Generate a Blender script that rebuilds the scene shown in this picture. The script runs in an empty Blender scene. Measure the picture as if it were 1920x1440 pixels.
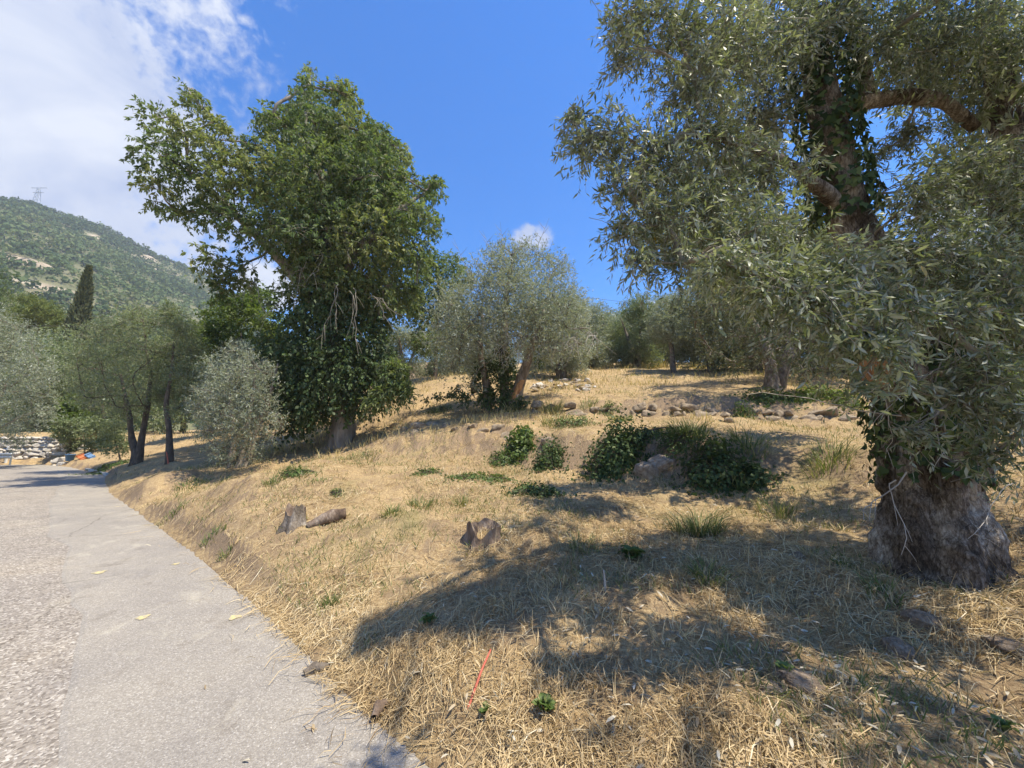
import bpy, math, random
import numpy as np
from mathutils import Vector, Matrix
from mathutils.geometry import delaunay_2d_cdt

random.seed(5)
rng = np.random.default_rng(11)
R = math.radians
scene = bpy.context.scene

# ------------------------------------------------------------------ camera, sky, sun, exposure
CAM_Z, PITCH, F = 1.6, 8.0, 720.0            # metres, degrees up, focal length in photograph pixels (1920 wide)
cam = bpy.data.cameras.new('camera')
cam.sensor_width = 36.0
cam.lens = 36.0 * F / 1920.0
cam.clip_start, cam.clip_end = 0.02, 8000
camo = bpy.data.objects.new('camera', cam)
camo.location = (0, 0, CAM_Z)
camo.rotation_euler = (R(90 + PITCH), 0, 0)
scene.collection.objects.link(camo)
scene.camera = camo

SUN_EL, SUN_AZ = 66.0, 112.0                  # azimuth measured from the view direction towards the right
S = Vector((math.cos(R(SUN_EL)) * math.sin(R(SUN_AZ)), math.cos(R(SUN_EL)) * math.cos(R(SUN_AZ)), math.sin(R(SUN_EL))))
sun = bpy.data.lights.new('sun', 'SUN')
sun.energy, sun.angle, sun.color = 3.75, R(0.53), (1.0, 0.91, 0.74)
suno = bpy.data.objects.new('sun', sun)
suno.rotation_euler = S.to_track_quat('Z', 'Y').to_euler()
scene.collection.objects.link(suno)

scene.view_settings.view_transform = 'Standard'
scene.view_settings.look = 'None'
scene.view_settings.exposure = 1.18
scene.view_settings.gamma = 1.0
scene.render.engine = 'CYCLES'
scene.cycles.max_bounces = 6
scene.cycles.diffuse_bounces = 4
scene.cycles.glossy_bounces = 2
scene.cycles.transmission_bounces = 4
scene.cycles.transparent_max_bounces = 4
scene.cycles.volume_bounces = 0
scene.cycles.caustics_reflective = False
scene.cycles.caustics_refractive = False


def ray(px, py):
    th = R(PITCH)
    dx, dy = (px - 960) / F, (720 - py) / F
    return np.array((dx, math.cos(th) - dy * math.sin(th), math.sin(th) + dy * math.cos(th)))


def P(px, py, Y):
    a = ray(px, py)
    return np.array((0, 0, CAM_Z)) + a * (Y / a[1])


world = bpy.data.worlds.new('World')
scene.world = world
world.use_nodes = True


def build_world():
    nt = world.node_tree
    N, L = nt.nodes, nt.links
    N.clear()
    out = N.new('ShaderNodeOutputWorld')
    bg = N.new('ShaderNodeBackground')
    sky = N.new('ShaderNodeTexSky')
    sky.sky_type = 'NISHITA'
    sky.sun_disc = False
    sky.sun_elevation, sky.sun_rotation = R(SUN_EL), R(SUN_AZ)
    sky.altitude = 300
    sky.air_density, sky.dust_density, sky.ozone_density = 1.0, 0.3, 3.0
    bg.inputs['Strength'].default_value = 0.15
    hs = N.new('ShaderNodeHueSaturation')
    hs.inputs['Saturation'].default_value = 1.5
    hs.inputs['Hue'].default_value = 0.508
    hs.inputs['Value'].default_value = 0.80
    L.new(sky.outputs[0], hs.inputs['Color'])
    tc = N.new('ShaderNodeTexCoord')

    def math_(op, a, b=None, clamp=False):
        m = N.new('ShaderNodeMath')
        m.operation = op
        m.use_clamp = clamp
        for i, v in enumerate((a, b)):
            if v is None:
                continue
            if isinstance(v, (int, float)):
                m.inputs[i].default_value = v
            else:
                L.new(v, m.inputs[i])
        return m.outputs[0]

    def noise(scale, detail, rough, dist, off=(0, 0, 0), sc=(1, 1, 1)):
        mp = N.new('ShaderNodeMapping')
        mp.inputs['Location'].default_value = off
        mp.inputs['Scale'].default_value = sc
        L.new(tc.outputs['Generated'], mp.inputs['Vector'])
        n = N.new('ShaderNodeTexNoise')
        n.inputs['Scale'].default_value = scale
        n.inputs['Detail'].default_value = detail
        n.inputs['Roughness'].default_value = rough
        n.inputs['Distortion'].default_value = dist
        L.new(mp.outputs[0], n.inputs['Vector'])
        return n.outputs['Fac']

    # cloud banks: a big one over the ridge to the left, its unseen extension added for fill light, small cumulus low over the grove
    blobs = []
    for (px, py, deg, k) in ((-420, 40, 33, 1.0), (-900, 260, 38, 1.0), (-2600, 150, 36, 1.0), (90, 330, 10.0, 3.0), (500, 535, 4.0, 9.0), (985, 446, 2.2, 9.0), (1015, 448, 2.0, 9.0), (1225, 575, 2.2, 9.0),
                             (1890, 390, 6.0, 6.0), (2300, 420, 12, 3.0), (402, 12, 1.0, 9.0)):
        c = Vector(ray(px, py)).normalized()
        d = N.new('ShaderNodeVectorMath')
        d.operation = 'DOT_PRODUCT'
        L.new(tc.outputs['Generated'], d.inputs[0])
        d.inputs[1].default_value = c
        # angular distance (degrees) from the centre of the bank
        ang = math_('MULTIPLY', math_('ARCCOSINE', d.outputs['Value']), 57.29578)
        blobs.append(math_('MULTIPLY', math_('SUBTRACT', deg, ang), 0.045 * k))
    m = blobs[0]
    for b in blobs[1:]:
        m = math_('MAXIMUM', m, b)
    m = math_('MINIMUM', m, 1.0)
    n1 = noise(3.3, 9, 0.58, 0.15, (3.1, 0.4, 1.7), (1, 1, 1.5))
    n2 = noise(13.0, 7, 0.62, 0.3, (1.3, 2.2, 0.1), (1, 1, 1.4))
    v = math_('ADD', m, math_('MULTIPLY', math_('SUBTRACT', n1, 0.52), 2.4))
    v = math_('ADD', v, math_('MULTIPLY', math_('SUBTRACT', n2, 0.5), 0.7))
    n4 = noise(42.0, 5, 0.6, 0.2, (0.3, 5.2, 2.1))
    v = math_('ADD', v, math_('MULTIPLY', math_('SUBTRACT', n4, 0.5), 1.1))
    mr = N.new('ShaderNodeMapRange')
    mr.interpolation_type = 'SMOOTHSTEP'
    mr.inputs['From Min'].default_value = -0.05
    mr.inputs['From Max'].default_value = 0.62
    mr.inputs['To Max'].default_value = 0.96
    L.new(v, mr.inputs['Value'])
    n3 = noise(3.4, 6, 0.55, 0.6, (7.0, 1.0, 4.0), (1, 1, 1.6))
    cr = N.new('ShaderNodeValToRGB')
    cr.color_ramp.elements[0].position = 0.36
    cr.color_ramp.elements[0].color = (0.46, 0.54, 0.76, 1)
    cr.color_ramp.elements[1].position = 0.62
    cr.color_ramp.elements[1].color = (0.80, 0.84, 0.93, 1)
    L.new(n3, cr.inputs['Fac'])
    scl = N.new('ShaderNodeVectorMath')
    scl.operation = 'SCALE'
    scl.inputs['Scale'].default_value = 0.50 / 0.15
    L.new(cr.outputs['Color'], scl.inputs[0])
    mix = N.new('ShaderNodeMix')
    mix.data_type = 'RGBA'
    L.new(mr.outputs[0], mix.inputs['Factor'])
    L.new(hs.outputs[0], mix.inputs['A'])
    L.new(scl.outputs[0], mix.inputs['B'])
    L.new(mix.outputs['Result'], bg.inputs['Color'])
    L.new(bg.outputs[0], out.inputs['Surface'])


build_world()


# ------------------------------------------------------------------ numeric helpers
def nz(v):
    return v / (np.linalg.norm(v, axis=-1, keepdims=True) + 1e-9)


def _hash(i, j, k, seed):
    n = (i.astype(np.uint32) * np.uint32(374761393) + j.astype(np.uint32) * np.uint32(668265263) + k.astype(np.uint32) * np.uint32(2246822519) + np.uint32(seed * 974711 + 7))
    n = (n ^ (n >> np.uint32(13))) * np.uint32(1274126177)
    n = n ^ (n >> np.uint32(16))
    return (n & np.uint32(0xffffff)).astype(np.float64) / float(0xffffff) * 2 - 1


def vnoise(p, seed=0):
    p = np.asarray(p, float)
    i = np.floor(p).astype(np.int64)
    f = p - i
    f = f * f * (3 - 2 * f)
    r = 0
    for a in (0, 1):
        for b in (0, 1):
            for c in (0, 1):
                w = (f[..., 0] if a else 1 - f[..., 0]) * (f[..., 1] if b else 1 - f[..., 1]) * (f[..., 2] if c else 1 - f[..., 2])
                r = r + w * _hash(i[..., 0] + a, i[..., 1] + b, i[..., 2] + c, seed)
    return r


def fbm(p, scale=1.0, octv=4, seed=0, gain=0.5):
    p = np.asarray(p, float) * scale
    r, a = 0, 1.0
    for o in range(octv):
        r = r + a * vnoise(p, seed + o)
        p = p * 2.03 + 11.3
        a *= gain
    return r


def fbm2(x, y, scale=1.0, octv=4, seed=0, gain=0.5):
    return fbm(np.stack([x, y, np.zeros_like(x)], -1), scale, octv, seed, gain)


def sstep(a, b, x):
    t = np.clip((x - a) / (b - a), 0, 1)
    return t * t * (3 - 2 * t)


def make_mesh(name, V, faces, mats=None, rnd=None, smooth=False, midx=None):
    """faces: list of int arrays (n, k); rnd: one value for each vertex"""
    me = bpy.data.meshes.new(name)
    V = np.ascontiguousarray(V, np.float32)
    me.vertices.add(len(V))
    me.vertices.foreach_set('co', V.ravel())
    if not isinstance(faces, (list, tuple)):
        faces = [faces]
    faces = [np.asarray(f, np.int32) for f in faces if len(f)]
    li = np.concatenate([f.ravel() for f in faces])
    tot = np.concatenate([np.full(len(f), f.shape[1], np.int32) for f in faces])
    start = np.concatenate([[0], np.cumsum(tot)[:-1]]).astype(np.int32)
    me.loops.add(len(li))
    me.loops.foreach_set('vertex_index', li.astype(np.int32))
    me.polygons.add(len(tot))
    me.polygons.foreach_set('loop_start', start)
    if smooth:
        me.polygons.foreach_set('use_smooth', np.ones(len(tot), bool))
    if midx is not None:
        me.polygons.foreach_set('material_index', np.asarray(midx, np.int32))
    if rnd is not None:
        at = me.attributes.new('rnd', 'FLOAT', 'POINT')
        at.data.foreach_set('value', np.ascontiguousarray(rnd, np.float32))
    me.update(calc_edges=True)
    for m in (mats or []):
        me.materials.append(m)
    return me


def obj(name, me, parent=None, loc=None):
    o = bpy.data.objects.new(name, me)
    scene.collection.objects.link(o)
    if parent is not None:
        o.parent = parent
    if loc is not None:
        o.location = loc
    return o


def tag(o, label=None, cat=None, group=None, kind=None):
    if label:
        o['label'] = label
    if cat:
        o['category'] = cat
    if group:
        o['group'] = group
    if kind:
        o['kind'] = kind
    return o


def thing(name, label, cat, loc=(0, 0, 0), group=None, rz=0.0):
    o = obj(name, None, None, tuple(float(v) for v in loc))
    o.rotation_euler = (0, 0, rz)
    return tag(o, label, cat, group)


class Geo:
    """collects vertex / face arrays"""

    def __init__(self):
        self.V, self.F, self.r, self.n = [], {}, [], 0

    def add(self, V, faces, rnd=0.5):
        V = np.asarray(V, float).reshape(-1, 3)
        if not isinstance(faces, (list, tuple)):
            faces = [faces]
        for f in faces:
            f = np.asarray(f, np.int64)
            self.F.setdefault(f.shape[1], []).append(f + self.n)
        self.V.append(V)
        self.r.append(np.broadcast_to(np.asarray(rnd, float), (len(V),)))
        self.n += len(V)
        return self

    def mesh(self, name, mats, origin=None, smooth=False):
        V = np.concatenate(self.V)
        if origin is not None:
            V = V - np.asarray(origin)
        return make_mesh(name, V, [np.concatenate(v) for v in self.F.values()], mats, np.concatenate(self.r), smooth)


# ------------------------------------------------------------------ materials
def new_mat(name):
    m = bpy.data.materials.new(name)
    m.use_nodes = True
    nt = m.node_tree
    nt.nodes.clear()
    return m, nt.nodes, nt.links


def ramp(N, stops):
    cr = N.new('ShaderNodeValToRGB')
    e = cr.color_ramp.elements
    while len(e) < len(stops):
        e.new(0.5)
    for el, (p, c) in zip(e, stops):
        el.position = p
        el.color = (*c, 1)
    return cr


def tex_noise(N, L, vec, scale, detail=4, rough=0.55, dist=0.0):
    n = N.new('ShaderNodeTexNoise')
    n.inputs['Scale'].default_value = scale
    n.inputs['Detail'].default_value = detail
    n.inputs['Roughness'].default_value = rough
    n.inputs['Distortion'].default_value = dist
    if vec is not None:
        L.new(vec, n.inputs['Vector'])
    return n


def mixc(N, L, fac, a, b, blend='MIX'):
    m = N.new('ShaderNodeMix')
    m.data_type = 'RGBA'
    m.blend_type = blend
    for key, v in (('Factor', fac), ('A', a), ('B', b)):
        if isinstance(v, (int, float)):
            m.inputs[key].default_value = v
        elif isinstance(v, tuple):
            m.inputs[key].default_value = (*v, 1)
        else:
            L.new(v, m.inputs[key])
    return m.outputs['Result']


def leaf_mat(name, stops, under=None, trans=0.28, rough=0.5, spec=0.35, tcol=1.5):
    m, N, L = new_mat(name)
    out = N.new('ShaderNodeOutputMaterial')
    at = N.new('ShaderNodeAttribute')
    at.attribute_name = 'rnd'
    cr = ramp(N, stops)
    L.new(at.outputs['Fac'], cr.inputs['Fac'])
    col = cr.outputs['Color']
    if under is not None:
        g = N.new('ShaderNodeNewGeometry')
        col = mixc(N, L, g.outputs['Backfacing'], col, under)
    pb = N.new('ShaderNodeBsdfPrincipled')
    pb.inputs['Roughness'].default_value = rough
    pb.inputs['Specular IOR Level'].default_value = spec
    L.new(col, pb.inputs['Base Color'])
    tr = N.new('ShaderNodeBsdfTranslucent')
    tcolr = mixc(N, L, 1.0, cr.outputs['Color'], (tcol, tcol * 1.05, tcol * 0.55), 'MULTIPLY')
    L.new(tcolr, tr.inputs['Color'])
    ms = N.new('ShaderNodeMixShader')
    ms.inputs[0].default_value = trans
    L.new(pb.outputs[0], ms.inputs[1])
    L.new(tr.outputs[0], ms.inputs[2])
    L.new(ms.outputs[0], out.inputs['Surface'])
    return m


def solid_mat(name, stops, scale=8.0, rough=0.85, bump=0.4, bscale=None, detail=6, dist=0.3, sc=(1, 1, 1), spec=0.25, metal=0.0):
    m, N, L = new_mat(name)
    out = N.new('ShaderNodeOutputMaterial')
    tc = N.new('ShaderNodeTexCoord')
    mp = N.new('ShaderNodeMapping')
    mp.inputs['Scale'].default_value = sc
    L.new(tc.outputs['Object'], mp.inputs['Vector'])
    n = tex_noise(N, L, mp.outputs[0], scale, detail, 0.62, dist)
    cr = ramp(N, stops)
    L.new(n.outputs['Fac'], cr.inputs['Fac'])
    pb = N.new('ShaderNodeBsdfPrincipled')
    pb.inputs['Roughness'].default_value = rough
    pb.inputs['Specular IOR Level'].default_value = spec
    pb.inputs['Metallic'].default_value = metal
    L.new(cr.outputs['Color'], pb.inputs['Base Color'])
    if bump:
        n2 = tex_noise(N, L, mp.outputs[0], bscale or scale * 3, 5, 0.65, dist)
        b = N.new('ShaderNodeBump')
        b.inputs['Strength'].default_value = bump
        b.inputs['Distance'].default_value = 0.03
        L.new(n2.outputs['Fac'], b.inputs['Height'])
        L.new(b.outputs[0], pb.inputs['Normal'])
    L.new(pb.outputs[0], out.inputs['Surface'])
    return m


OLIVE = leaf_mat('olive_leaf', [(0.0, (0.065, 0.082, 0.030)), (0.35, (0.120, 0.146, 0.062)), (0.7, (0.200, 0.232, 0.130)), (0.955, (0.31, 0.33, 0.22)), (0.97, (0.46, 0.30, 0.03))],
                 under=(0.37, 0.395, 0.31), trans=0.3, rough=0.5, spec=0.38, tcol=1.4)
OLIVE_FAR = leaf_mat('olive_leaf_silver', [(0.0, (0.140, 0.168, 0.108)), (0.5, (0.235, 0.268, 0.185)), (1.0, (0.37, 0.395, 0.30))], under=(0.41, 0.435, 0.36), trans=0.27, rough=0.55, spec=0.3, tcol=1.3)
OLIVE_DARK = leaf_mat('olive_leaf_green', [(0.0, (0.095, 0.130, 0.058)), (0.5, (0.170, 0.212, 0.100)), (1.0, (0.28, 0.31, 0.175))], under=(0.28, 0.31, 0.21), trans=0.32, rough=0.6, spec=0.25, tcol=1.4)
BIGLEAF = leaf_mat('pinnate_leaf', [(0.0, (0.058, 0.100, 0.040)), (0.35, (0.105, 0.158, 0.056)), (0.65, (0.190, 0.228, 0.080)), (1.0, (0.36, 0.340, 0.150))], under=(0.19, 0.22, 0.12), trans=0.36, rough=0.6, spec=0.22)
OLIVE_SHADED = leaf_mat('olive_leaf_shaded', [(0.0, (0.060, 0.078, 0.036)), (0.5, (0.105, 0.126, 0.062)), (1.0, (0.185, 0.20, 0.115))], under=(0.20, 0.21, 0.145), trans=0.22, rough=0.6, spec=0.25, tcol=1.4)  # darker olive leaf: the big olive's crown shade is put into the colour
IVY = leaf_mat('ivy_leaf', [(0.0, (0.030, 0.054, 0.020)), (0.55, (0.066, 0.106, 0.034)), (1.0, (0.150, 0.195, 0.066))], under=(0.11, 0.14, 0.07), trans=0.25, rough=0.6, spec=0.25)
BRIGHT = leaf_mat('bright_leaf', [(0.0, (0.060, 0.095, 0.020)), (0.5, (0.115, 0.165, 0.030)), (1.0, (0.20, 0.235, 0.055))], under=(0.12, 0.15, 0.06), trans=0.38, rough=0.5, spec=0.3)
WEED = leaf_mat('weed_leaf', [(0.0, (0.055, 0.095, 0.024)), (0.5, (0.10, 0.155, 0.040)), (1.0, (0.18, 0.225, 0.075))], under=(0.12, 0.16, 0.07), trans=0.3, rough=0.5, spec=0.3)
GRASS = leaf_mat('grass_blade', [(0.0, (0.08, 0.125, 0.035)), (0.5, (0.15, 0.18, 0.06)), (0.8, (0.27, 0.26, 0.11)), (1.0, (0.46, 0.38, 0.19))], trans=0.25, rough=0.55, spec=0.25)
STRAW = leaf_mat('dry_straw', [(0.0, (0.18, 0.118, 0.058)), (0.2, (0.33, 0.228, 0.115)), (0.55, (0.55, 0.415, 0.225)), (0.85, (0.67, 0.54, 0.325)), (1.0, (0.75, 0.665, 0.48))], trans=0.15, rough=0.6, spec=0.2, tcol=1.1)
DRYGRASS = leaf_mat('standing_dry_grass', [(0.0, (0.32, 0.24, 0.09)), (0.6, (0.52, 0.41, 0.18)), (1.0, (0.62, 0.53, 0.28))], trans=0.3, rough=0.6, spec=0.2, tcol=1.1)
LITTER = leaf_mat('fallen_leaf', [(0.0, (0.16, 0.10, 0.05)), (0.5, (0.36, 0.28, 0.17)), (1.0, (0.52, 0.48, 0.38))], trans=0.1, rough=0.6, spec=0.25, tcol=1.1)
CYP = leaf_mat('cypress_scale', [(0.0, (0.050, 0.064, 0.032)), (0.6, (0.095, 0.112, 0.054)), (1.0, (0.16, 0.165, 0.085))], trans=0.15, rough=0.7, spec=0.15)
HILLTREE = leaf_mat('forest_leaf', [(0.0, (0.055, 0.090, 0.036)), (0.5, (0.105, 0.148, 0.056)), (0.85, (0.150, 0.190, 0.074)), (1.0, (0.19, 0.195, 0.086))], trans=0.2, rough=0.8, spec=0.05)
PINE = leaf_mat('pine_needle', [(0.0, (0.055, 0.085, 0.022)), (0.5, (0.11, 0.145, 0.034)), (1.0, (0.19, 0.205, 0.06))], trans=0.2, rough=0.6, spec=0.2)

BARK_OLIVE = solid_mat('olive_bark', [(0.25, (0.075, 0.058, 0.042)), (0.5, (0.19, 0.155, 0.118)), (0.62, (0.30, 0.255, 0.205)), (0.78, (0.45, 0.42, 0.37))], scale=9, bump=1.0, bscale=26, rough=0.9, sc=(1, 1, 0.55))


def fissured(name, stops, scale, crack, zs):
    m, N, L = new_mat(name)
    out = N.new('ShaderNodeOutputMaterial')
    tc = N.new('ShaderNodeTexCoord')
    mp = N.new('ShaderNodeMapping')
    mp.inputs['Scale'].default_value = (1, 1, zs)
    L.new(tc.outputs['Object'], mp.inputs['Vector'])
    wob = tex_noise(N, L, mp.outputs[0], scale * 0.8, 4, 0.6)
    wv = mixc(N, L, 0.16, mp.outputs[0], wob.outputs['Color'])
    vo = N.new('ShaderNodeTexVoronoi')
    vo.feature = 'DISTANCE_TO_EDGE'
    vo.inputs['Scale'].default_value = crack
    L.new(wv, vo.inputs['Vector'])
    big = tex_noise(N, L, mp.outputs[0], scale * 0.45, 5, 0.65, 0.5)
    fine = tex_noise(N, L, mp.outputs[0], scale * 5, 5, 0.7, 0.4)
    add = N.new('ShaderNodeMath')
    add.operation = 'MULTIPLY_ADD'
    L.new(fine.outputs['Fac'], add.inputs[0])
    add.inputs[1].default_value = 0.42
    h2 = N.new('ShaderNodeMath')
    h2.operation = 'MULTIPLY'
    L.new(big.outputs['Fac'], h2.inputs[0])
    h2.inputs[1].default_value = 0.62
    L.new(h2.outputs[0], add.inputs[2])
    cr = ramp(N, stops)
    L.new(add.outputs[0], cr.inputs['Fac'])
    ck = ramp(N, [(0.0, (0.30, 0.28, 0.26)), (0.10, (1, 1, 1))])
    L.new(vo.outputs['Distance'], ck.inputs['Fac'])
    col = mixc(N, L, 0.65, cr.outputs['Color'], ck.outputs['Color'], 'MULTIPLY')
    hh = N.new('ShaderNodeMath')
    hh.operation = 'MULTIPLY_ADD'
    L.new(ck.outputs['Color'], hh.inputs[0])
    hh.inputs[1].default_value = 0.22
    L.new(fine.outputs['Fac'], hh.inputs[2])
    pb = N.new('ShaderNodeBsdfPrincipled')
    pb.inputs['Roughness'].default_value = 0.92
    pb.inputs['Specular IOR Level'].default_value = 0.15
    L.new(col, pb.inputs['Base Color'])
    b = N.new('ShaderNodeBump')
    b.inputs['Strength'].default_value = 1.0
    b.inputs['Distance'].default_value = 0.02
    L.new(hh.outputs[0], b.inputs['Height'])
    L.new(b.outputs[0], pb.inputs['Normal'])
    L.new(pb.outputs[0], out.inputs['Surface'])
    return m


BARK_OLD = fissured('old_olive_bark', [(0.40, (0.050, 0.038, 0.028)), (0.49, (0.15, 0.118, 0.088)), (0.56, (0.30, 0.255, 0.205)), (0.65, (0.54, 0.50, 0.43))], 9, 30, 0.4)
BARK_GREY = solid_mat('grey_bark', [(0.3, (0.10, 0.085, 0.068)), (0.55, (0.27, 0.24, 0.20)), (0.75, (0.44, 0.41, 0.36))], scale=5, bump=0.9, bscale=16, rough=0.9, sc=(1, 1, 0.22))
BARK_DARK = solid_mat('dark_bark', [(0.3, (0.055, 0.045, 0.035)), (0.6, (0.13, 0.105, 0.08)), (0.8, (0.22, 0.18, 0.14))], scale=10, bump=0.7, rough=0.9, sc=(1, 1, 0.4))
BARK_CUT = solid_mat('raw_orange_wood', [(0.3, (0.26, 0.12, 0.05)), (0.6, (0.46, 0.25, 0.11)), (0.8, (0.58, 0.38, 0.2))], scale=14, bump=0.6, rough=0.85, sc=(1, 1, 0.3))
TWIG = solid_mat('twig', [(0.3, (0.17, 0.145, 0.11)), (0.7, (0.34, 0.31, 0.25))], scale=6, bump=0, rough=0.8)
TWIG_DEAD = solid_mat('dead_twig', [(0.3, (0.30, 0.26, 0.21)), (0.7, (0.50, 0.46, 0.40))], scale=6, bump=0, rough=0.8)
STONE = solid_mat('limestone', [(0.25, (0.12, 0.09, 0.062)), (0.5, (0.30, 0.235, 0.16)), (0.7, (0.45, 0.375, 0.275))], scale=2.2, bump=0.7, bscale=14, rough=0.9)
STONE_PALE = solid_mat('pale_limestone', [(0.25, (0.30, 0.265, 0.22)), (0.5, (0.52, 0.475, 0.41)), (0.7, (0.66, 0.62, 0.55))], scale=4, bump=0.6, bscale=12, rough=0.9)
STONE_GREY = solid_mat('weathered_stone', [(0.25, (0.15, 0.105, 0.07)), (0.5, (0.33, 0.25, 0.175)), (0.72, (0.54, 0.45, 0.35))], scale=3.2, bump=1.0, bscale=11, rough=0.92)
DEADWOOD = solid_mat('rotten_wood', [(0.28, (0.075, 0.05, 0.035)), (0.5, (0.19, 0.135, 0.095)), (0.7, (0.33, 0.265, 0.205))], scale=12, bump=1.0, bscale=30, rough=0.95, sc=(1, 1, 0.3))
RED = solid_mat('red_paint', [(0.3, (0.40, 0.085, 0.055)), (0.7, (0.52, 0.16, 0.10))], scale=20, bump=0.1, rough=0.6)
ORANGE = solid_mat('orange_plastic', [(0.3, (0.42, 0.13, 0.05)), (0.7, (0.50, 0.19, 0.08))], scale=10, bump=0.05, rough=0.5)
BLUE = solid_mat('blue_plastic', [(0.3, (0.06, 0.14, 0.27)), (0.7, (0.10, 0.20, 0.36))], scale=10, bump=0.05, rough=0.5)
WHITE = solid_mat('white_paint', [(0.3, (0.62, 0.62, 0.6)), (0.7, (0.8, 0.8, 0.78))], scale=14, bump=0.1, rough=0.6)
STEEL = solid_mat('galvanised_steel', [(0.3, (0.32, 0.34, 0.35)), (0.7, (0.48, 0.5, 0.5))], scale=12, bump=0.1, rough=0.45, metal=0.6)
DARKMETAL = solid_mat('dark_metal', [(0.3, (0.06, 0.06, 0.065)), (0.7, (0.1, 0.1, 0.11))], scale=12, bump=0.0, rough=0.6)
CONCRETE = solid_mat('kerb_concrete', [(0.3, (0.36, 0.33, 0.29)), (0.7, (0.52, 0.49, 0.44))], scale=6, bump=0.3, rough=0.9)
YELLOW = solid_mat('yellow_road_paint', [(0.40, (0.36, 0.32, 0.24)), (0.6, (0.60, 0.50, 0.22))], scale=30, bump=0.3, rough=0.85)


def ground_mat():
    m, N, L = new_mat('dry_meadow_soil')
    out = N.new('ShaderNodeOutputMaterial')
    tc = N.new('ShaderNodeTexCoord')
    v = tc.outputs['Object']
    fine = tex_noise(N, L, v, 34, 6, 0.7, 1.2)
    fine2 = tex_noise(N, L, v, 110, 4, 0.7, 1.5)
    big = tex_noise(N, L, v, 0.55, 5, 0.6, 0.6)
    mid = tex_noise(N, L, v, 2.6, 5, 0.65, 0.8)
    c1 = ramp(N, [(0.32, (0.14, 0.092, 0.050)), (0.46, (0.33, 0.225, 0.112)), (0.56, (0.52, 0.39, 0.215)), (0.68, (0.67, 0.545, 0.34))])
    mx = N.new('ShaderNodeMath')
    mx.operation = 'MULTIPLY_ADD'
    L.new(fine2.outputs['Fac'], mx.inputs[0])
    mx.inputs[1].default_value = 0.45
    ad = N.new('ShaderNodeMath')
    ad.operation = 'MULTIPLY'
    L.new(fine.outputs['Fac'], ad.inputs[0])
    ad.inputs[1].default_value = 0.55
    L.new(ad.outputs[0], mx.inputs[2])
    L.new(mx.outputs[0], c1.inputs['Fac'])
    # bare soil where the mid noise is low, a green flush where the big noise is high
    r1 = ramp(N, [(0.40, (1, 1, 1)), (0.54, (0, 0, 0))])
    L.new(mid.outputs['Fac'], r1.inputs['Fac'])
    soil = mixc(N, L, fine.outputs['Fac'], (0.15, 0.10, 0.065), (0.30, 0.215, 0.14))
    f1 = N.new('ShaderNodeMath')
    f1.operation = 'MULTIPLY'
    L.new(r1.outputs['Color'], f1.inputs[0])
    f1.inputs[1].default_value = 0.55
    col = mixc(N, L, f1.outputs[0], c1.outputs['Color'], soil)
    r2 = ramp(N, [(0.56, (0, 0, 0)), (0.72, (1, 1, 1))])
    L.new(big.outputs['Fac'], r2.inputs['Fac'])
    f2 = N.new('ShaderNodeMath')
    f2.operation = 'MULTIPLY'
    L.new(r2.outputs['Color'], f2.inputs[0])
    f2.inputs[1].default_value = 0.45
    col = mixc(N, L, f2.outputs[0], col, (0.19, 0.19, 0.075))
    ge = N.new('ShaderNodeNewGeometry')
    sx = N.new('ShaderNodeSeparateXYZ')
    L.new(ge.outputs['True Normal'], sx.inputs[0])
    rs_ = ramp(N, [(0.72, (0.85, 0.85, 0.85)), (0.90, (0, 0, 0))])
    L.new(sx.outputs['Z'], rs_.inputs['Fac'])
    earth = mixc(N, L, fine.outputs['Fac'], (0.13, 0.088, 0.058), (0.34, 0.255, 0.175))
    col = mixc(N, L, rs_.outputs['Color'], col, earth)
    pb = N.new('ShaderNodeBsdfPrincipled')
    pb.inputs['Roughness'].default_value = 0.95
    pb.inputs['Specular IOR Level'].default_value = 0.1
    L.new(col, pb.inputs['Base Color'])
    b = N.new('ShaderNodeBump')
    b.inputs['Strength'].default_value = 0.9
    b.inputs['Distance'].default_value = 0.03
    L.new(mx.outputs[0], b.inputs['Height'])
    L.new(b.outputs[0], pb.inputs['Normal'])
    L.new(pb.outputs[0], out.inputs['Surface'])
    return m


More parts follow.
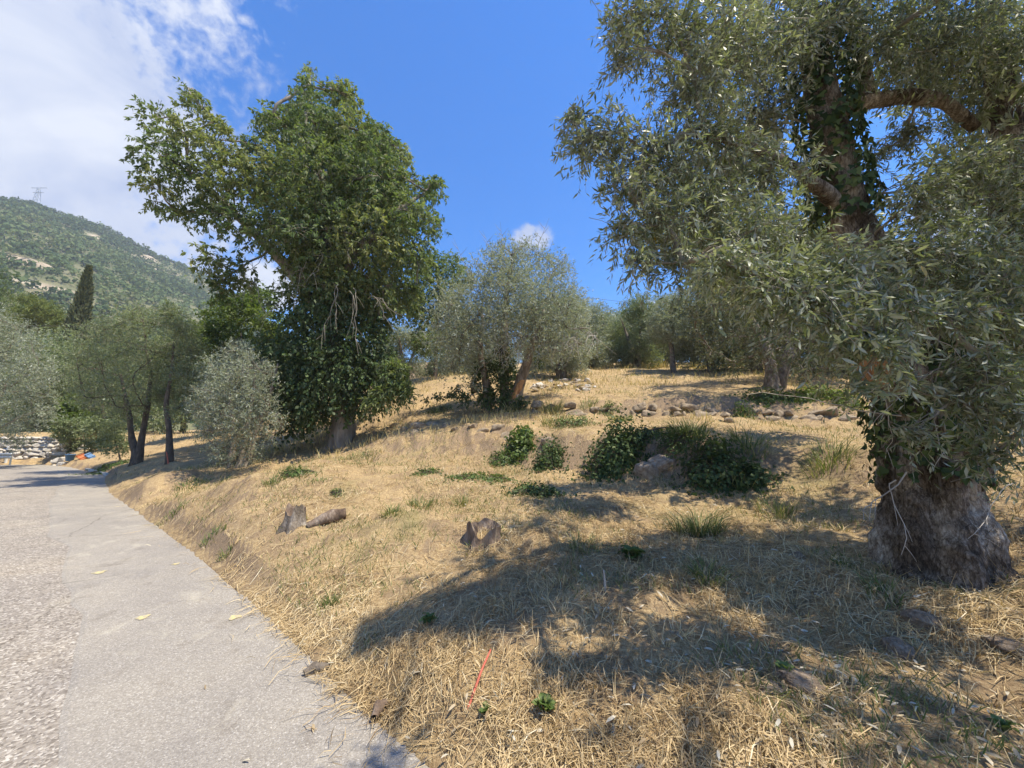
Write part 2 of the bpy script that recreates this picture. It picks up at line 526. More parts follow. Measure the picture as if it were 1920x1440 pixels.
def asphalt_mat(name, coarse):
    m, N, L = new_mat(name)
    out = N.new('ShaderNodeOutputMaterial')
    tc = N.new('ShaderNodeTexCoord')
    v = tc.outputs['Object']
    vo = N.new('ShaderNodeTexVoronoi')
    vo.inputs['Scale'].default_value = 66 if coarse else 130
    vo.inputs['Randomness'].default_value = 1
    L.new(v, vo.inputs['Vector'])
    sep = N.new('ShaderNodeSeparateColor')
    L.new(vo.outputs['Color'], sep.inputs[0])
    if coarse:
        c = ramp(N, [(0.0, (0.17, 0.147, 0.123)), (0.35, (0.28, 0.247, 0.208)), (0.8, (0.355, 0.317, 0.27)), (1.0, (0.54, 0.495, 0.43))])
    else:
        c = ramp(N, [(0.0, (0.245, 0.222, 0.190)), (0.6, (0.318, 0.290, 0.250)), (0.92, (0.375, 0.345, 0.30)), (1.0, (0.49, 0.455, 0.40))])
    L.new(sep.outputs[0], c.inputs['Fac'])
    big = tex_noise(N, L, v, 0.7, 6, 0.6, 0.5)
    rb = ramp(N, [(0.3, (0.80, 0.80, 0.82)), (0.55, (1.0, 0.99, 0.97)), (0.75, (1.16, 1.12, 1.03))])
    L.new(big.outputs['Fac'], rb.inputs['Fac'])
    col = mixc(N, L, 1.0, c.outputs['Color'], rb.outputs['Color'], 'MULTIPLY')
    # pale dust patches
    du = tex_noise(N, L, v, 1.9, 7, 0.68, 0.9)
    rd = ramp(N, [(0.56, (0, 0, 0)), (0.74, (0.75, 0.75, 0.75))])
    L.new(du.outputs['Fac'], rd.inputs['Fac'])
    col = mixc(N, L, rd.outputs['Color'], col, (0.46, 0.42, 0.335))
    wob = tex_noise(N, L, v, 2.2, 5, 0.65)
    wv = mixc(N, L, 0.22, v, wob.outputs['Color'])
    ckv = N.new('ShaderNodeTexVoronoi')
    ckv.feature = 'DISTANCE_TO_EDGE'
    ckv.inputs['Scale'].default_value = 0.8 if coarse else 0.45
    L.new(wv, ckv.inputs['Vector'])
    ckr = ramp(N, [(0.0, (0.45, 0.43, 0.40)), (0.006, (1, 1, 1))])
    L.new(ckv.outputs['Distance'], ckr.inputs['Fac'])
    msk = tex_noise(N, L, v, 0.5, 3, 0.5)
    mkr = ramp(N, [(0.46, (0, 0, 0)), (0.56, (0.8, 0.8, 0.8))])
    L.new(msk.outputs['Fac'], mkr.inputs['Fac'])
    col = mixc(N, L, mkr.outputs['Color'], col, mixc(N, L, 1.0, col, ckr.outputs['Color'], 'MULTIPLY'))
    stn = tex_noise(N, L, v, 3.4, 4, 0.6, 0.4)
    str_ = ramp(N, [(0.30, (0.80, 0.78, 0.76)), (0.42, (1, 1, 1))])
    L.new(stn.outputs['Fac'], str_.inputs['Fac'])
    col = mixc(N, L, 1.0, col, str_.outputs['Color'], 'MULTIPLY')
    pb = N.new('ShaderNodeBsdfPrincipled')
    pb.inputs['Roughness'].default_value = 0.88
    pb.inputs['Specular IOR Level'].default_value = 0.25
    L.new(col, pb.inputs['Base Color'])
    b = N.new('ShaderNodeBump')
    b.inputs['Strength'].default_value = 0.8 if coarse else 0.45
    b.inputs['Distance'].default_value = 0.012
    L.new(vo.outputs['Distance'], b.inputs['Height'])
    b.invert = True
    L.new(b.outputs[0], pb.inputs['Normal'])
    L.new(pb.outputs[0], out.inputs['Surface'])
    return m


GROUND = ground_mat()
ASPH_OLD = asphalt_mat('worn_asphalt', True)
ASPH_NEW = asphalt_mat('smooth_asphalt', False)


# ------------------------------------------------------------------ terrain
# right-hand edge of the road, walking away from the camera's back
_e0, _ed = np.array((-3.25, 4.6)), nz(np.array((-0.777, 0.63)))
_e1 = np.array((-0.72, 2.33))
EDGE = np.array([_e1 - _ed * 60, _e1 - _ed * 20, _e1 - _ed * 4, _e1, (-1.5, 3.03), _e0, (-5.9, 6.78), (-11.7, 11.45), (-14.6, 14.1), (-17.3, 16.7), (-21.1, 19.3), (-25.0, 22.0), (-28.4, 23.7), (-32.0, 23.6), (-38.0, 20.6), (-48.0, 13.5), (-75.0, -8.0)])


def edge_d(x, y):
    """signed distance from the road edge, positive on the meadow side; and arc length along it"""
    best = np.full(np.shape(x), 1e9)
    sg = np.zeros(np.shape(x))
    sl = np.zeros(np.shape(x))
    acc = 0.0
    for a, b in zip(EDGE[:-1], EDGE[1:]):
        ab = b - a
        ln = np.hypot(*ab)
        t = np.clip(((x - a[0]) * ab[0] + (y - a[1]) * ab[1]) / ln ** 2, 0, 1)
        dx, dy = x - a[0] - t * ab[0], y - a[1] - t * ab[1]
        d = np.hypot(dx, dy)
        cr = ab[0] * (y - a[1]) - ab[1] * (x - a[0])
        m = d < best
        best = np.where(m, d, best)
        sg = np.where(m, np.where(cr < 0, 1.0, -1.0), sg)
        sl = np.where(m, acc + t * ln, sl)
        acc += ln
    return best * sg, sl


_px_anchor = [
    (960, 1440, 2.0), (960, 1300, 2.35), (960, 1150, 2.95), (960, 1000, 4.5), (960, 930, 6.5), (960, 882, 9.1), (960, 812, 9.9), (960, 792, 11.0), (960, 772, 13.0), (1040, 770, 12.9), (1060, 750, 13.2),
    (1000, 735, 16.5), (1040, 716, 19), (1100, 692, 26), (1200, 672, 45),
    (1130, 1200, 2.7), (1130, 1000, 4.6), (1130, 930, 6.4), (1130, 898, 7.7), (1130, 812, 8.35), (1130, 785, 12.0), (1150, 748, 12.6),
    (1300, 1440, 1.9), (1300, 1200, 2.75), (1300, 1050, 3.95), (1300, 960, 5.5), (1300, 908, 6.75), (1300, 812, 7.3), (1300, 784, 11.6), (1300, 748, 12.0), (1300, 716, 17), (1300, 692, 22),
    (1500, 1200, 2.7), (1500, 1000, 4.5), (1500, 890, 6.6), (1480, 832, 7.4), (1500, 790, 11.1), (1500, 752, 11.5), (1480, 712, 15.5), (1480, 690, 20),
    (1750, 1440, 1.75), (1750, 1200, 2.5), (1750, 1055, 3.3), (1640, 930, 5.4), (1640, 825, 8.2), (1640, 788, 10.6), (1640, 752, 11.6), (1900, 880, 4.6), (1900, 800, 7.5), (1900, 720, 12.5), (1900, 690, 18),
    (1900, 1100, 2.9), (1900, 1300, 2.2),
    (640, 1050, 4.3), (640, 970, 5.3), (640, 908, 7.2), (640, 862, 11.4), (640, 832, 13.5), (720, 792, 15.5), (760, 812, 11.7), (780, 798, 12.6), (860, 805, 11.2), (860, 788, 12.4), (760, 760, 17),
    (760, 738, 19.5), (760, 704, 26), (760, 672, 45), (860, 860, 9.6), (760, 870, 9.9), (760, 950, 5.9), (800, 1040, 4.15), (800, 1200, 2.8),
    (480, 1050, 4.75), (480, 950, 6.0), (480, 884, 8.2), (480, 859, 12.5), (520, 846, 15), (400, 812, 24), (560, 836, 18),
    (330, 930, 8.0), (300, 882, 10.4), (318, 868, 13.6), (255, 863, 16.5), (380, 862, 14.2), (250, 822, 26), (180, 832, 27), (190, 884, 18.6), (150, 868, 22.5), (115, 862, 26),
]
_w_anchor = [(30, 10, 3.2), (30, -5, 1.6), (12, 0, 1.2), (8, 3, 1.0), (6, -4, 0.75), (14, 6, 2.0), (16, 12, 3.6), (30, 25, 6.5), (60, 40, 12), (0, 85, 17), (60, 85, 18), (-30, 85, 8), (-75, 85, 3), (-35, 55, 3.2),
             (-12, 45, 4.6), (-45, 40, 2.0), (-70, 40, 0.5), (30, -20, 1.4), (60, -20, 3), (60, 5, 5), (-28.3, 26.0, 1.6), (-31, 27, 2.0), (-36, 26, 2.0), (-50, 22, 1.0),
             (-75, 10, -0.5), (-20, 32, 2.1), (5, 55, 12.5), (25, 45, 10.5), (10, 26, 6.2)]
_anch = [P(*a) for a in _px_anchor] + [np.array(a, float) for a in _w_anchor]
for a, b in zip(EDGE[:-1], EDGE[1:]):
    for t in np.linspace(0, 1, max(2, int(np.hypot(*(b - a)) / 1.5)), endpoint=False):
        q = a + (b - a) * t
        nrm = np.array((b - a)[[1, 0]]) * (1, -1) / np.hypot(*(b - a))
        for off, zz in ((0.0, 0.0), (-7.5, -0.05), (-20, -0.6)):
            p = q + nrm * off
            if off == 0.0 or -78 < p[0] < 62 and -24 < p[1] and edge_d(p[0], p[1])[0] < off + 0.5:
                _anch.append(np.array((p[0], p[1], zz)))
_anch = [a for a in _anch if -79 < a[0] < 64 and -24 < a[1] < 89]
_anch += [np.array(a, float) for a in ((-80, -25, -1), (65, -25, 3), (65, 90, 18), (-80, 90, 3), (-20, -25, -0.8), (-80, 30, 0))]
GX0, GY0, GS = -80.0, -25.0, 0.25
GNX, GNY = int(145 / GS) + 1, int(115 / GS) + 1


def raster():
    A = np.array(_anch)
    res = delaunay_2d_cdt([Vector((a[0], a[1])) for a in A], [], [], 0, 1e-5)
    vs = np.array([(v.x, v.y) for v in res[0]])
    zs = np.array([A[o[0], 2] for o in res[3]])
    Z = np.full((GNY, GNX), np.nan)
    for f in res[2]:
        p, z = vs[list(f)], zs[list(f)]
        i0, i1 = int(max(0, math.floor((p[:, 0].min() - GX0) / GS))), int(min(GNX - 1, math.ceil((p[:, 0].max() - GX0) / GS)))
        j0, j1 = int(max(0, math.floor((p[:, 1].min() - GY0) / GS))), int(min(GNY - 1, math.ceil((p[:, 1].max() - GY0) / GS)))
        xx, yy = np.meshgrid(GX0 + GS * np.arange(i0, i1 + 1), GY0 + GS * np.arange(j0, j1 + 1))
        d = (p[1, 1] - p[2, 1]) * (p[0, 0] - p[2, 0]) + (p[2, 0] - p[1, 0]) * (p[0, 1] - p[2, 1])
        if abs(d) < 1e-12:
            continue
        a = ((p[1, 1] - p[2, 1]) * (xx - p[2, 0]) + (p[2, 0] - p[1, 0]) * (yy - p[2, 1])) / d
        b = ((p[2, 1] - p[0, 1]) * (xx - p[2, 0]) + (p[0, 0] - p[2, 0]) * (yy - p[2, 1])) / d
        c = 1 - a - b
        m = (a > -1e-6) & (b > -1e-6) & (c > -1e-6)
        sub = Z[j0:j1 + 1, i0:i1 + 1]
        sub[m] = (a * z[0] + b * z[1] + c * z[2])[m]
    Z = np.where(np.isnan(Z), 0.0, Z)

    def blur(Z, k):
        for ax in (0, 1):
            pad = [(0, 0), (0, 0)]
            pad[ax] = (k, k)
            Q = np.pad(Z, pad, mode='edge')
            n = Z.shape[ax]
            Z = sum(np.take(Q, np.arange(i, i + n), axis=ax) for i in range(2 * k + 1)) / (2 * k + 1)
        return Z
    near = blur(Z, 1)
    far = blur(blur(Z, 6), 6)
    xx, yy = np.meshgrid(GX0 + GS * np.arange(GNX), GY0 + GS * np.arange(GNY))
    w = sstep(16, 26, np.hypot(xx, yy))
    return near * (1 - w) + far * w


HG = raster()
_gy, _gx = np.gradient(HG, GS)
SLOPE = np.hypot(_gx, _gy)


def H(x, y, detail=True):
    x, y = np.asarray(x, float), np.asarray(y, float)
    fx = np.clip((x - GX0) / GS, 0, GNX - 1.001)
    fy = np.clip((y - GY0) / GS, 0, GNY - 1.001)
    i, j = fx.astype(int), fy.astype(int)
    u, v = fx - i, fy - j
    z = HG[j, i] * (1 - u) * (1 - v) + HG[j, i + 1] * u * (1 - v) + HG[j + 1, i] * (1 - u) * v + HG[j + 1, i + 1] * u * v
    d, _ = edge_d(x, y)
    rr = np.hypot(x, y)
    if detail:
        amp = sstep(0.1, 1.5, d)
        steep = sstep(0.20, 0.50, SLOPE[j, i]) * sstep(30, 18, rr)
        z = z + amp * (0.10 * fbm2(x, y, 0.8, 4, 3) + 0.034 * fbm2(x, y, 4.5, 3, 9))
        z = z + amp * steep * (0.13 * np.abs(fbm2(x, y, 1.9, 3, 13)) - 0.05 + 0.05 * fbm2(x, y, 6.0, 2, 14))
    under = -0.07
    onroad = (d < 0) & (d > -7.2)
    z = np.where(onroad, np.minimum(z, under), z)
    z = np.where((d >= 0) & (d < 0.35), np.maximum(z, 0) * sstep(0, 0.35, d) + (1 - sstep(0, 0.10, d)) * under * 0 + 0.012 * sstep(0, 0.05, d), z)
    far = sstep(75, 170, rr)
    z = z * (1 - far) + (-6.0) * far
    return z


def on_ground(px, py, ymax=70):
    """where the sight line through a photograph pixel meets the ground"""
    r = ray(px, py)
    Y = np.concatenate([np.arange(1.2, 20, 0.02), np.arange(20, ymax, 0.1)])
    pts = np.array((0, 0, CAM_Z)) + np.outer(Y / r[1], r)
    h = np.maximum(H(pts[:, 0], pts[:, 1]), 0 * Y - 5)
    k = np.argmax(pts[:, 2] < h)
    return np.array((pts[k, 0], pts[k, 1], h[k]))


def base_at(px, py, Y):
    p = P(px, py, Y)
    p[2] = float(H(p[0], p[1]))
    return p


def build_ground():
    az = np.concatenate([np.linspace(-74, 74, 360), np.linspace(74, 286, 60)[1:-1]])
    az = np.radians(az)
    rr = np.concatenate([np.geomspace(0.4, 45, 170), np.geomspace(45, 1500, 30)[1:]])
    A, RR = np.meshgrid(az, rr)
    x, y = RR * np.sin(A), RR * np.cos(A)
    V = np.stack([x, y, H(x, y)], -1).reshape(-1, 3)
    n, m = len(az), len(rr)
    i = np.arange(n)
    i2 = (i + 1) % n
    k = np.arange(m - 1)[:, None] * n
    F4 = np.stack([k + i, k + i2, k + n + i2, k + n + i], -1).reshape(-1, 4)[:, ::-1]
    c = len(V)
    V = np.concatenate([V, [[0, 0, float(H(0.0, 0.0))]]])
    F3 = np.stack([i, i2, np.full(n, c)], -1)[:, ::-1]
    F4 = F4[:, ::-1]
    F3 = F3[:, ::-1]
    me = make_mesh('ground', V, [F4, F3], [GROUND], smooth=True)
    o = obj('ground', me)
    tag(o, 'dry mown meadow on terraced slope above the road', kind='structure')
    # make the faces look up
    if me.polygons[1000].normal.z < 0:
        me.flip_normals()
    return o


def resample(poly, step):
    out = [poly[0]]
    for a, b in zip(poly[:-1], poly[1:]):
        n = max(1, int(np.hypot(*(b - a)) / step))
        for t in range(1, n + 1):
            out.append(a + (b - a) * t / n)
    return np.array(out)


def smooth_line(p, it=6):
    for _ in range(it):
        q = p.copy()
        q[1:-1] = (p[:-2] + 2 * p[1:-1] + p[2:]) / 4
        p = q
    return p


def strip(line, offs, z):
    """sheet between offsets (arrays per point) on the left of a polyline"""
    t = np.gradient(line, axis=0)
    t = nz(t)
    left = np.stack([-t[:, 1], t[:, 0]], -1)
    rows = []
    for o in offs:
        p = line + left * np.asarray(o).reshape(-1, 1)
        rows.append(np.concatenate([p, np.full((len(p), 1), z)], 1))
    V = np.stack(rows, 1)
    n, k = V.shape[:2]
    i, j = np.meshgrid(np.arange(n - 1), np.arange(k - 1), indexing='ij')
    a = (i * k + j).ravel()
    return V.reshape(-1, 3), np.stack([a, a + k, a + k + 1, a + 1], -1)


def build_road():
    line = smooth_line(resample(EDGE, 0.4), 10)
    n = len(line)
    arc = np.concatenate([[0], np.cumsum(np.hypot(*np.diff(line, axis=0).T))])
    jag = 0.05 * fbm2(arc, arc * 0, 1.3, 4, 21)
    V, Fq = strip(line, [-0.06 + jag, np.full(n, 0.6), np.full(n, 2.0), np.full(n, 4.0), np.full(n, 6.6)], 0.0)
    road = tag(obj('road', make_mesh('road', V, Fq[:, ::-1], [ASPH_OLD])), 'worn grey asphalt lane bending left below the meadow', kind='structure')
    # the smoother resurfaced strip along the meadow side, laid on the old asphalt
    inner = 1.10 + 0.10 * fbm2(arc, arc * 0, 0.6, 6, 33, 0.62)
    V, Fq = strip(line, [-0.05 + jag, np.full(n, 0.3), np.full(n, 0.6), inner - 0.03], 0.008)
    V2, F2 = strip(line, [inner - 0.03, inner], 0.008)
    V2 = V2.copy()
    V2[1::2, 2] = 0.001
    g = Geo().add(V, Fq[:, ::-1]).add(V2, F2[:, ::-1])
    tag(obj('resurfaced_strip', g.mesh('resurfaced_strip', [ASPH_NEW]), road), 'smoother grey resurfaced strip')
    # sprayed survey marks
    for (px, py, s) in ((186, 1073, 0.062), (268, 1157, 0.05), (440, 1157, 0.05), (330, 1057, 0.04)):
        r = ray(px, py)
        p = np.array((0, 0, CAM_Z)) - r * (CAM_Z - 0.013) / r[2]
        a = np.linspace(0, 2 * math.pi, 14, endpoint=False)
        rad = s * (1 + 0.25 * np.sin(3 * a + px) + 0.12 * np.cos(5 * a))
        V = np.stack([np.cos(a) * rad * 0.9, np.sin(a) * rad, 0 * a], -1)
        V = np.concatenate([V, [[0, 0, 0]]])
        F3 = np.array([(i, (i + 1) % 14, 14) for i in range(14)])
        obj('paint_spot', make_mesh('paint_spot', V, F3, [YELLOW]), road, tuple(p))
    # concrete kerb where the bank of green grass meets the bend
    k = line[(line[:, 0] < -17.0) & (line[:, 0] > -21.3)]
    t = nz(np.gradient(k, axis=0))
    rt = np.stack([t[:, 1], -t[:, 0]], -1)
    prof = [(0.05, -0.1), (0.05, 0.10), (0.07, 0.12), (0.19, 0.12), (0.20, -0.1)]
    V = np.stack([np.concatenate([k + rt * o, np.full((len(k), 1), z)], 1) for o, z in prof], 1)
    nn, kk = V.shape[:2]
    i, j = np.meshgrid(np.arange(nn - 1), np.arange(kk - 1), indexing='ij')
    a = (i * kk + j).ravel()
    ends = np.array([[0, 1, 2, 3, 4], [(nn - 1) * kk + q for q in (4, 3, 2, 1, 0)]])
    obj('kerb', make_mesh('kerb', V.reshape(-1, 3), [np.stack([a, a + kk, a + kk + 1, a + 1], -1), ends], [CONCRETE]), road)
    return road


build_ground()
build_road()
#PART2


# ------------------------------------------------------------------ the wooded ridge
RIDGE = 620.0


def ridge_tan():
    """slope of the sight line to the ridge for some azimuths (degrees)"""
    rows = []
    for px, py in ((-500, 330), (-250, 345), (0, 375), (60, 386), (110, 405), (150, 411), (200, 431), (260, 466), (320, 491), (370, 512), (420, 545), (470, 585), (540, 640), (640, 740), (760, 815)):
        r = ray(px, py)
        rows.append((math.degrees(math.atan2(r[0], r[1])), r[2] / math.hypot(r[0], r[1])))
    rows = [(-130, 0.30), (-100, 0.34)] + rows + [(0, -0.01), (10, -0.02)]
    return np.array(rows)


_RT = ridge_tan()


def hill_h(az, rr):
    top = CAM_Z + np.interp(az, _RT[:, 0], _RT[:, 1]) * RIDGE
    t = (rr - 130) / (RIDGE - 130)
    prof = np.where(t < 1, np.clip(t, 0, 1) ** 1.12, 1 - 0.35 * (t - 1))
    x, y = rr * np.sin(np.radians(az)), rr * np.cos(np.radians(az))
    n = fbm2(x, y, 1 / 120.0, 5, 51)
    gul = np.abs(fbm2(x, y, 1 / 85.0, 3, 77))
    w = np.clip(t, 0, 1) * np.clip((1.02 - t) * 4, 0.0, 1)
    return -6 + (top + 6) * prof + w * (9 * n - 10 * (gul - 0.3))


def rockiness(az, rr):
    """where pale rock shows between the trees"""
    x, y = rr * np.sin(np.radians(az)), rr * np.cos(np.radians(az))
    v = 0.9 * fbm2(x, y, 1 / 42.0, 4, 91)
    z = hill_h(az, rr)
    # seen in photograph pixels, the scars lie along these bands of the slope
    for (px, py, sx, sy, k) in ((25, 478, 50, 8, 1.0), (75, 498, 30, 7, 0.9), (110, 512, 40, 5, 0.8), (95, 540, 40, 6, 0.75), (30, 520, 60, 10, 0.5), (70, 550, 20, 6, 0.6), (268, 482, 26, 7, 1.6), (290, 518, 20, 9, 1.2), (335, 497, 32, 8, 1.3), (240, 545, 70, 26, 0.55), (180, 442, 18, 5, 0.9)):
        r = ray(px, py)
        a0 = math.degrees(math.atan2(r[0], r[1]))
        t0 = r[2] / math.hypot(r[0], r[1])
        cosf = math.hypot(r[0], r[1])
        da = (az - a0) / math.degrees(sx / F / cosf)
        dt = ((z - CAM_Z) / rr - t0) / (sy / F / cosf)
        v = v + k * np.exp(-(da ** 2 + dt ** 2)) - 0.02
    return v


def rock_hill_mat():
    m, N, L = new_mat('hillside_scrub')
    out = N.new('ShaderNodeOutputMaterial')
    at = N.new('ShaderNodeAttribute')
    at.attribute_name = 'rnd'
    tc = N.new('ShaderNodeTexCoord')
    n = tex_noise(N, L, tc.outputs['Object'], 0.12, 6, 0.65, 0.5)
    n2 = tex_noise(N, L, tc.outputs['Object'], 0.03, 5, 0.6, 0.5)
    rock = ramp(N, [(0.3, (0.22, 0.175, 0.12)), (0.5, (0.38, 0.31, 0.215)), (0.7, (0.50, 0.43, 0.33))])
    L.new(n.outputs['Fac'], rock.inputs['Fac'])
    scrub = ramp(N, [(0.35, (0.10, 0.115, 0.055)), (0.65, (0.20, 0.19, 0.105))])
    L.new(n2.outputs['Fac'], scrub.inputs['Fac'])
    f = ramp(N, [(0.40, (0, 0, 0)), (0.60, (1, 1, 1))])
    L.new(at.outputs['Fac'], f.inputs['Fac'])
    col = mixc(N, L, f.outputs['Color'], scrub.outputs['Color'], rock.outputs['Color'])
    pb = N.new('ShaderNodeBsdfPrincipled')
    pb.inputs['Roughness'].default_value = 0.95
    pb.inputs['Specular IOR Level'].default_value = 0.1
    L.new(col, pb.inputs['Base Color'])
    b = N.new('ShaderNodeBump')
    b.inputs['Strength'].default_value = 1.0
    b.inputs['Distance'].default_value = 3.0
    L.new(n.outputs['Fac'], b.inputs['Height'])
    L.new(b.outputs[0], pb.inputs['Normal'])
    L.new(pb.outputs[0], out.inputs['Surface'])
    return m


def build_hill():
    az = np.concatenate([np.linspace(-130, -62, 40), np.linspace(-62, -20, 160)[1:], np.linspace(-20, 8, 30)[1:]])
    rr = np.concatenate([np.linspace(130, 700, 120), np.linspace(720, 1100, 8)])
    A, Q = np.meshgrid(az, rr)
    z = hill_h(A, Q)
    rk = rockiness(A, Q)
    z = z + 5.0 * np.clip(rk - 0.7, 0, 1) * fbm2(Q * np.sin(np.radians(A)), Q * np.cos(np.radians(A)), 0.12, 3, 5)
    V = np.stack([Q * np.sin(np.radians(A)), Q * np.cos(np.radians(A)), z], -1).reshape(-1, 3)
    n, m = len(az), len(rr)
    i, j = np.meshgrid(np.arange(m - 1), np.arange(n - 1), indexing='ij')
    a = (i * n + j).ravel()
    Fq = np.stack([a, a + 1, a + n + 1, a + n], -1)
    me = make_mesh('hill', V, Fq[:, ::-1], [rock_hill_mat()], np.clip(rk.ravel() * 0.5, 0, 1), smooth=True)
    if me.polygons[300].normal.z < 0:
        me.flip_normals()
    tag(obj('hill', me), 'steep wooded hillside with pale rock scars', kind='structure')
    # the wood: each tree a clump of leaf faces
    r = np.random.default_rng(3)
    ntree, nq = 8600, 16
    taz = np.concatenate([r.uniform(-58, -29, int(ntree * 0.90)), r.uniform(-90, -58, int(ntree * 0.06)), r.uniform(-27, -18, ntree)[:int(ntree * 0.04)]])
    trr = np.sqrt(r.uniform(150 ** 2, 632 ** 2, len(taz)))
    rk = rockiness(taz, trr)
    x, y = trr * np.sin(np.radians(taz)), trr * np.cos(np.radians(taz))
    dens = fbm2(x, y, 1 / 30.0, 3, 15)
    keep = (rk + r.normal(0, 0.22, len(taz)) < 0.85) & (dens + r.uniform(-0.6, 1.2, len(taz)) > -0.25)
    taz, trr, x, y = taz[keep], trr[keep], x[keep], y[keep]
    k = len(taz)
    zz = hill_h(taz, trr)
    size = r.uniform(1.7, 3.9, k) * np.where(r.uniform(0, 1, k) > 0.93, 1.35, 1)
    asp = r.uniform(0.8, 1.35, k)
    shade = np.clip(0.45 + 0.38 * fbm2(x, y, 1 / 60.0, 2, 40) + r.normal(0, 0.17, k), 0, 1)
    u = nz(r.normal(0, 1, (k, nq, 3)))
    u[..., 2] = np.abs(u[..., 2]) * 1.0 - 0.15
    rad = r.uniform(0.55, 1.12, (k, nq, 1))
    c = np.stack([x, y, zz + size * asp * 0.55], -1)[:, None, :] + u * rad * (size[:, None, None] * np.stack([np.ones(k), np.ones(k), asp], -1)[:, None, :])
    d = nz(u + r.normal(0, 0.55, u.shape))
    s = nz(np.cross(d, r.normal(0, 1, d.shape)))
    t = np.cross(d, s)
    h = (size[:, None, None] * r.uniform(0.24, 0.42, (k, nq, 1)))
    quad = np.stack([c - s * h, c - t * h * 0.8, c + s * h, c + t * h * 0.8], 2).reshape(-1, 3)
    Fq = np.arange(len(quad)).reshape(-1, 4)
    rv = np.repeat(np.clip(shade[:, None] + r.normal(0, 0.10, (k, nq)), 0, 1).ravel(), 4)
    o = obj('forest', make_mesh('forest', quad, Fq, [HILLTREE], rv))
    tag(o, 'green wood covering the far hillside', kind='stuff')
    # lattice pylon on the skyline
    p = P(66, 392, 1.0) - (0, 0, CAM_Z)
    q = p / math.hypot(p[0], p[1]) * (RIDGE - 12)
    azp = math.degrees(math.atan2(q[0], q[1]))
    b = np.array((q[0], q[1], float(hill_h(np.array(azp), np.array(RIDGE - 12.0)))))
    t = thing('power_pylon', 'tiny lattice pylon on the skyline of the ridge', 'pylon', b)
    hgt, w = 22.0, 2.6
    for sx in (-1, 1):
        for sy in (-1, 1):
            g = Geo()
            V, Fq = tubes(np.array([[[sx * w, sy * w, -2], [sx * 0.7, sy * 0.7, hgt]]]), np.array([[0.28, 0.2]]), 4)
            obj('leg', g.add(V, Fq).mesh('leg', [STEEL]), t)
    g = Geo()
    for lv in range(5):
        z0, z1 = lv * hgt / 5, (lv + 1) * hgt / 5
        w0, w1 = w + (0.7 - w) * z0 / hgt, w + (0.7 - w) * z1 / hgt
        for a in ((-1, -1, 1, -1), (1, -1, 1, 1), (1, 1, -1, 1), (-1, 1, -1, -1)):
            V, Fq = tubes(np.array([[[a[0] * w0, a[1] * w0, z0], [a[2] * w1, a[3] * w1, z1]]]), np.array([[0.15, 0.15]]), 3)
            g.add(V, Fq)
    obj('bracing', g.mesh('bracing', [STEEL]), t)
    for zc, ln in ((hgt, 8.0), (hgt - 5, 5.5)):
        V, Fq = tubes(np.array([[[-ln, 0, zc], [ln, 0, zc]]]), np.array([[0.3, 0.3]]), 4)
        obj('cross_arm', make_mesh('cross_arm', V, Fq, [STEEL]), t)


# ------------------------------------------------------------------ plant toolkit
def tubes(Pt, Rd, sides=4):
    """many tubes at once: Pt (n, k, 3), Rd (n, k)"""
    Pt = np.asarray(Pt, float)
    n, k = Pt.shape[:2]
    T = nz(np.gradient(Pt, axis=1))
    ref = nz(Pt[:, -1] - Pt[:, 0])
    e = np.where(np.abs(ref[:, 2:3]) > 0.8, np.array([[1.0, 0.13, 0.0]]), np.array([[0.0, 0.1, 1.0]]))
    A = nz(np.cross(T, e[:, None, :]))
    B = np.cross(T, A)
    a = np.linspace(0, 2 * math.pi, sides, endpoint=False)
    V = Pt[:, :, None, :] + (A[:, :, None, :] * np.cos(a)[:, None] + B[:, :, None, :] * np.sin(a)[:, None]) * Rd[:, :, None, None]
    V = V.reshape(-1, 3)
    b = np.arange(n)[:, None, None] * k * sides + np.arange(k - 1)[None, :, None] * sides
    i = np.arange(sides)[None, None, :]
    i2 = (i + 1) % sides
    Fq = np.stack([b + i, b + i2, b + sides + i2, b + sides + i], -1).reshape(-1, 4)
    return V, Fq


def bezier(p0, p1, p2, p3, k):
    t = np.linspace(0, 1, k)[:, None]
    return (1 - t) ** 3 * p0 + 3 * (1 - t) ** 2 * t * p1 + 3 * (1 - t) * t ** 2 * p2 + t ** 3 * p3


def spline(pts, k):
    """smooth path through points"""
    pts = np.asarray(pts, float)
    d = np.concatenate([[0], np.cumsum(np.linalg.norm(np.diff(pts, axis=0), axis=1))])
    t = np.linspace(0, d[-1], k)
    q = np.stack([np.interp(t, d, pts[:, i]) for i in range(pts.shape[1])], -1)
    for _ in range(max(1, k // 10)):
        m = q.copy()
        m[1:-1] = (q[:-2] + 2 * q[1:-1] + q[2:]) / 4
        q = m
    return q


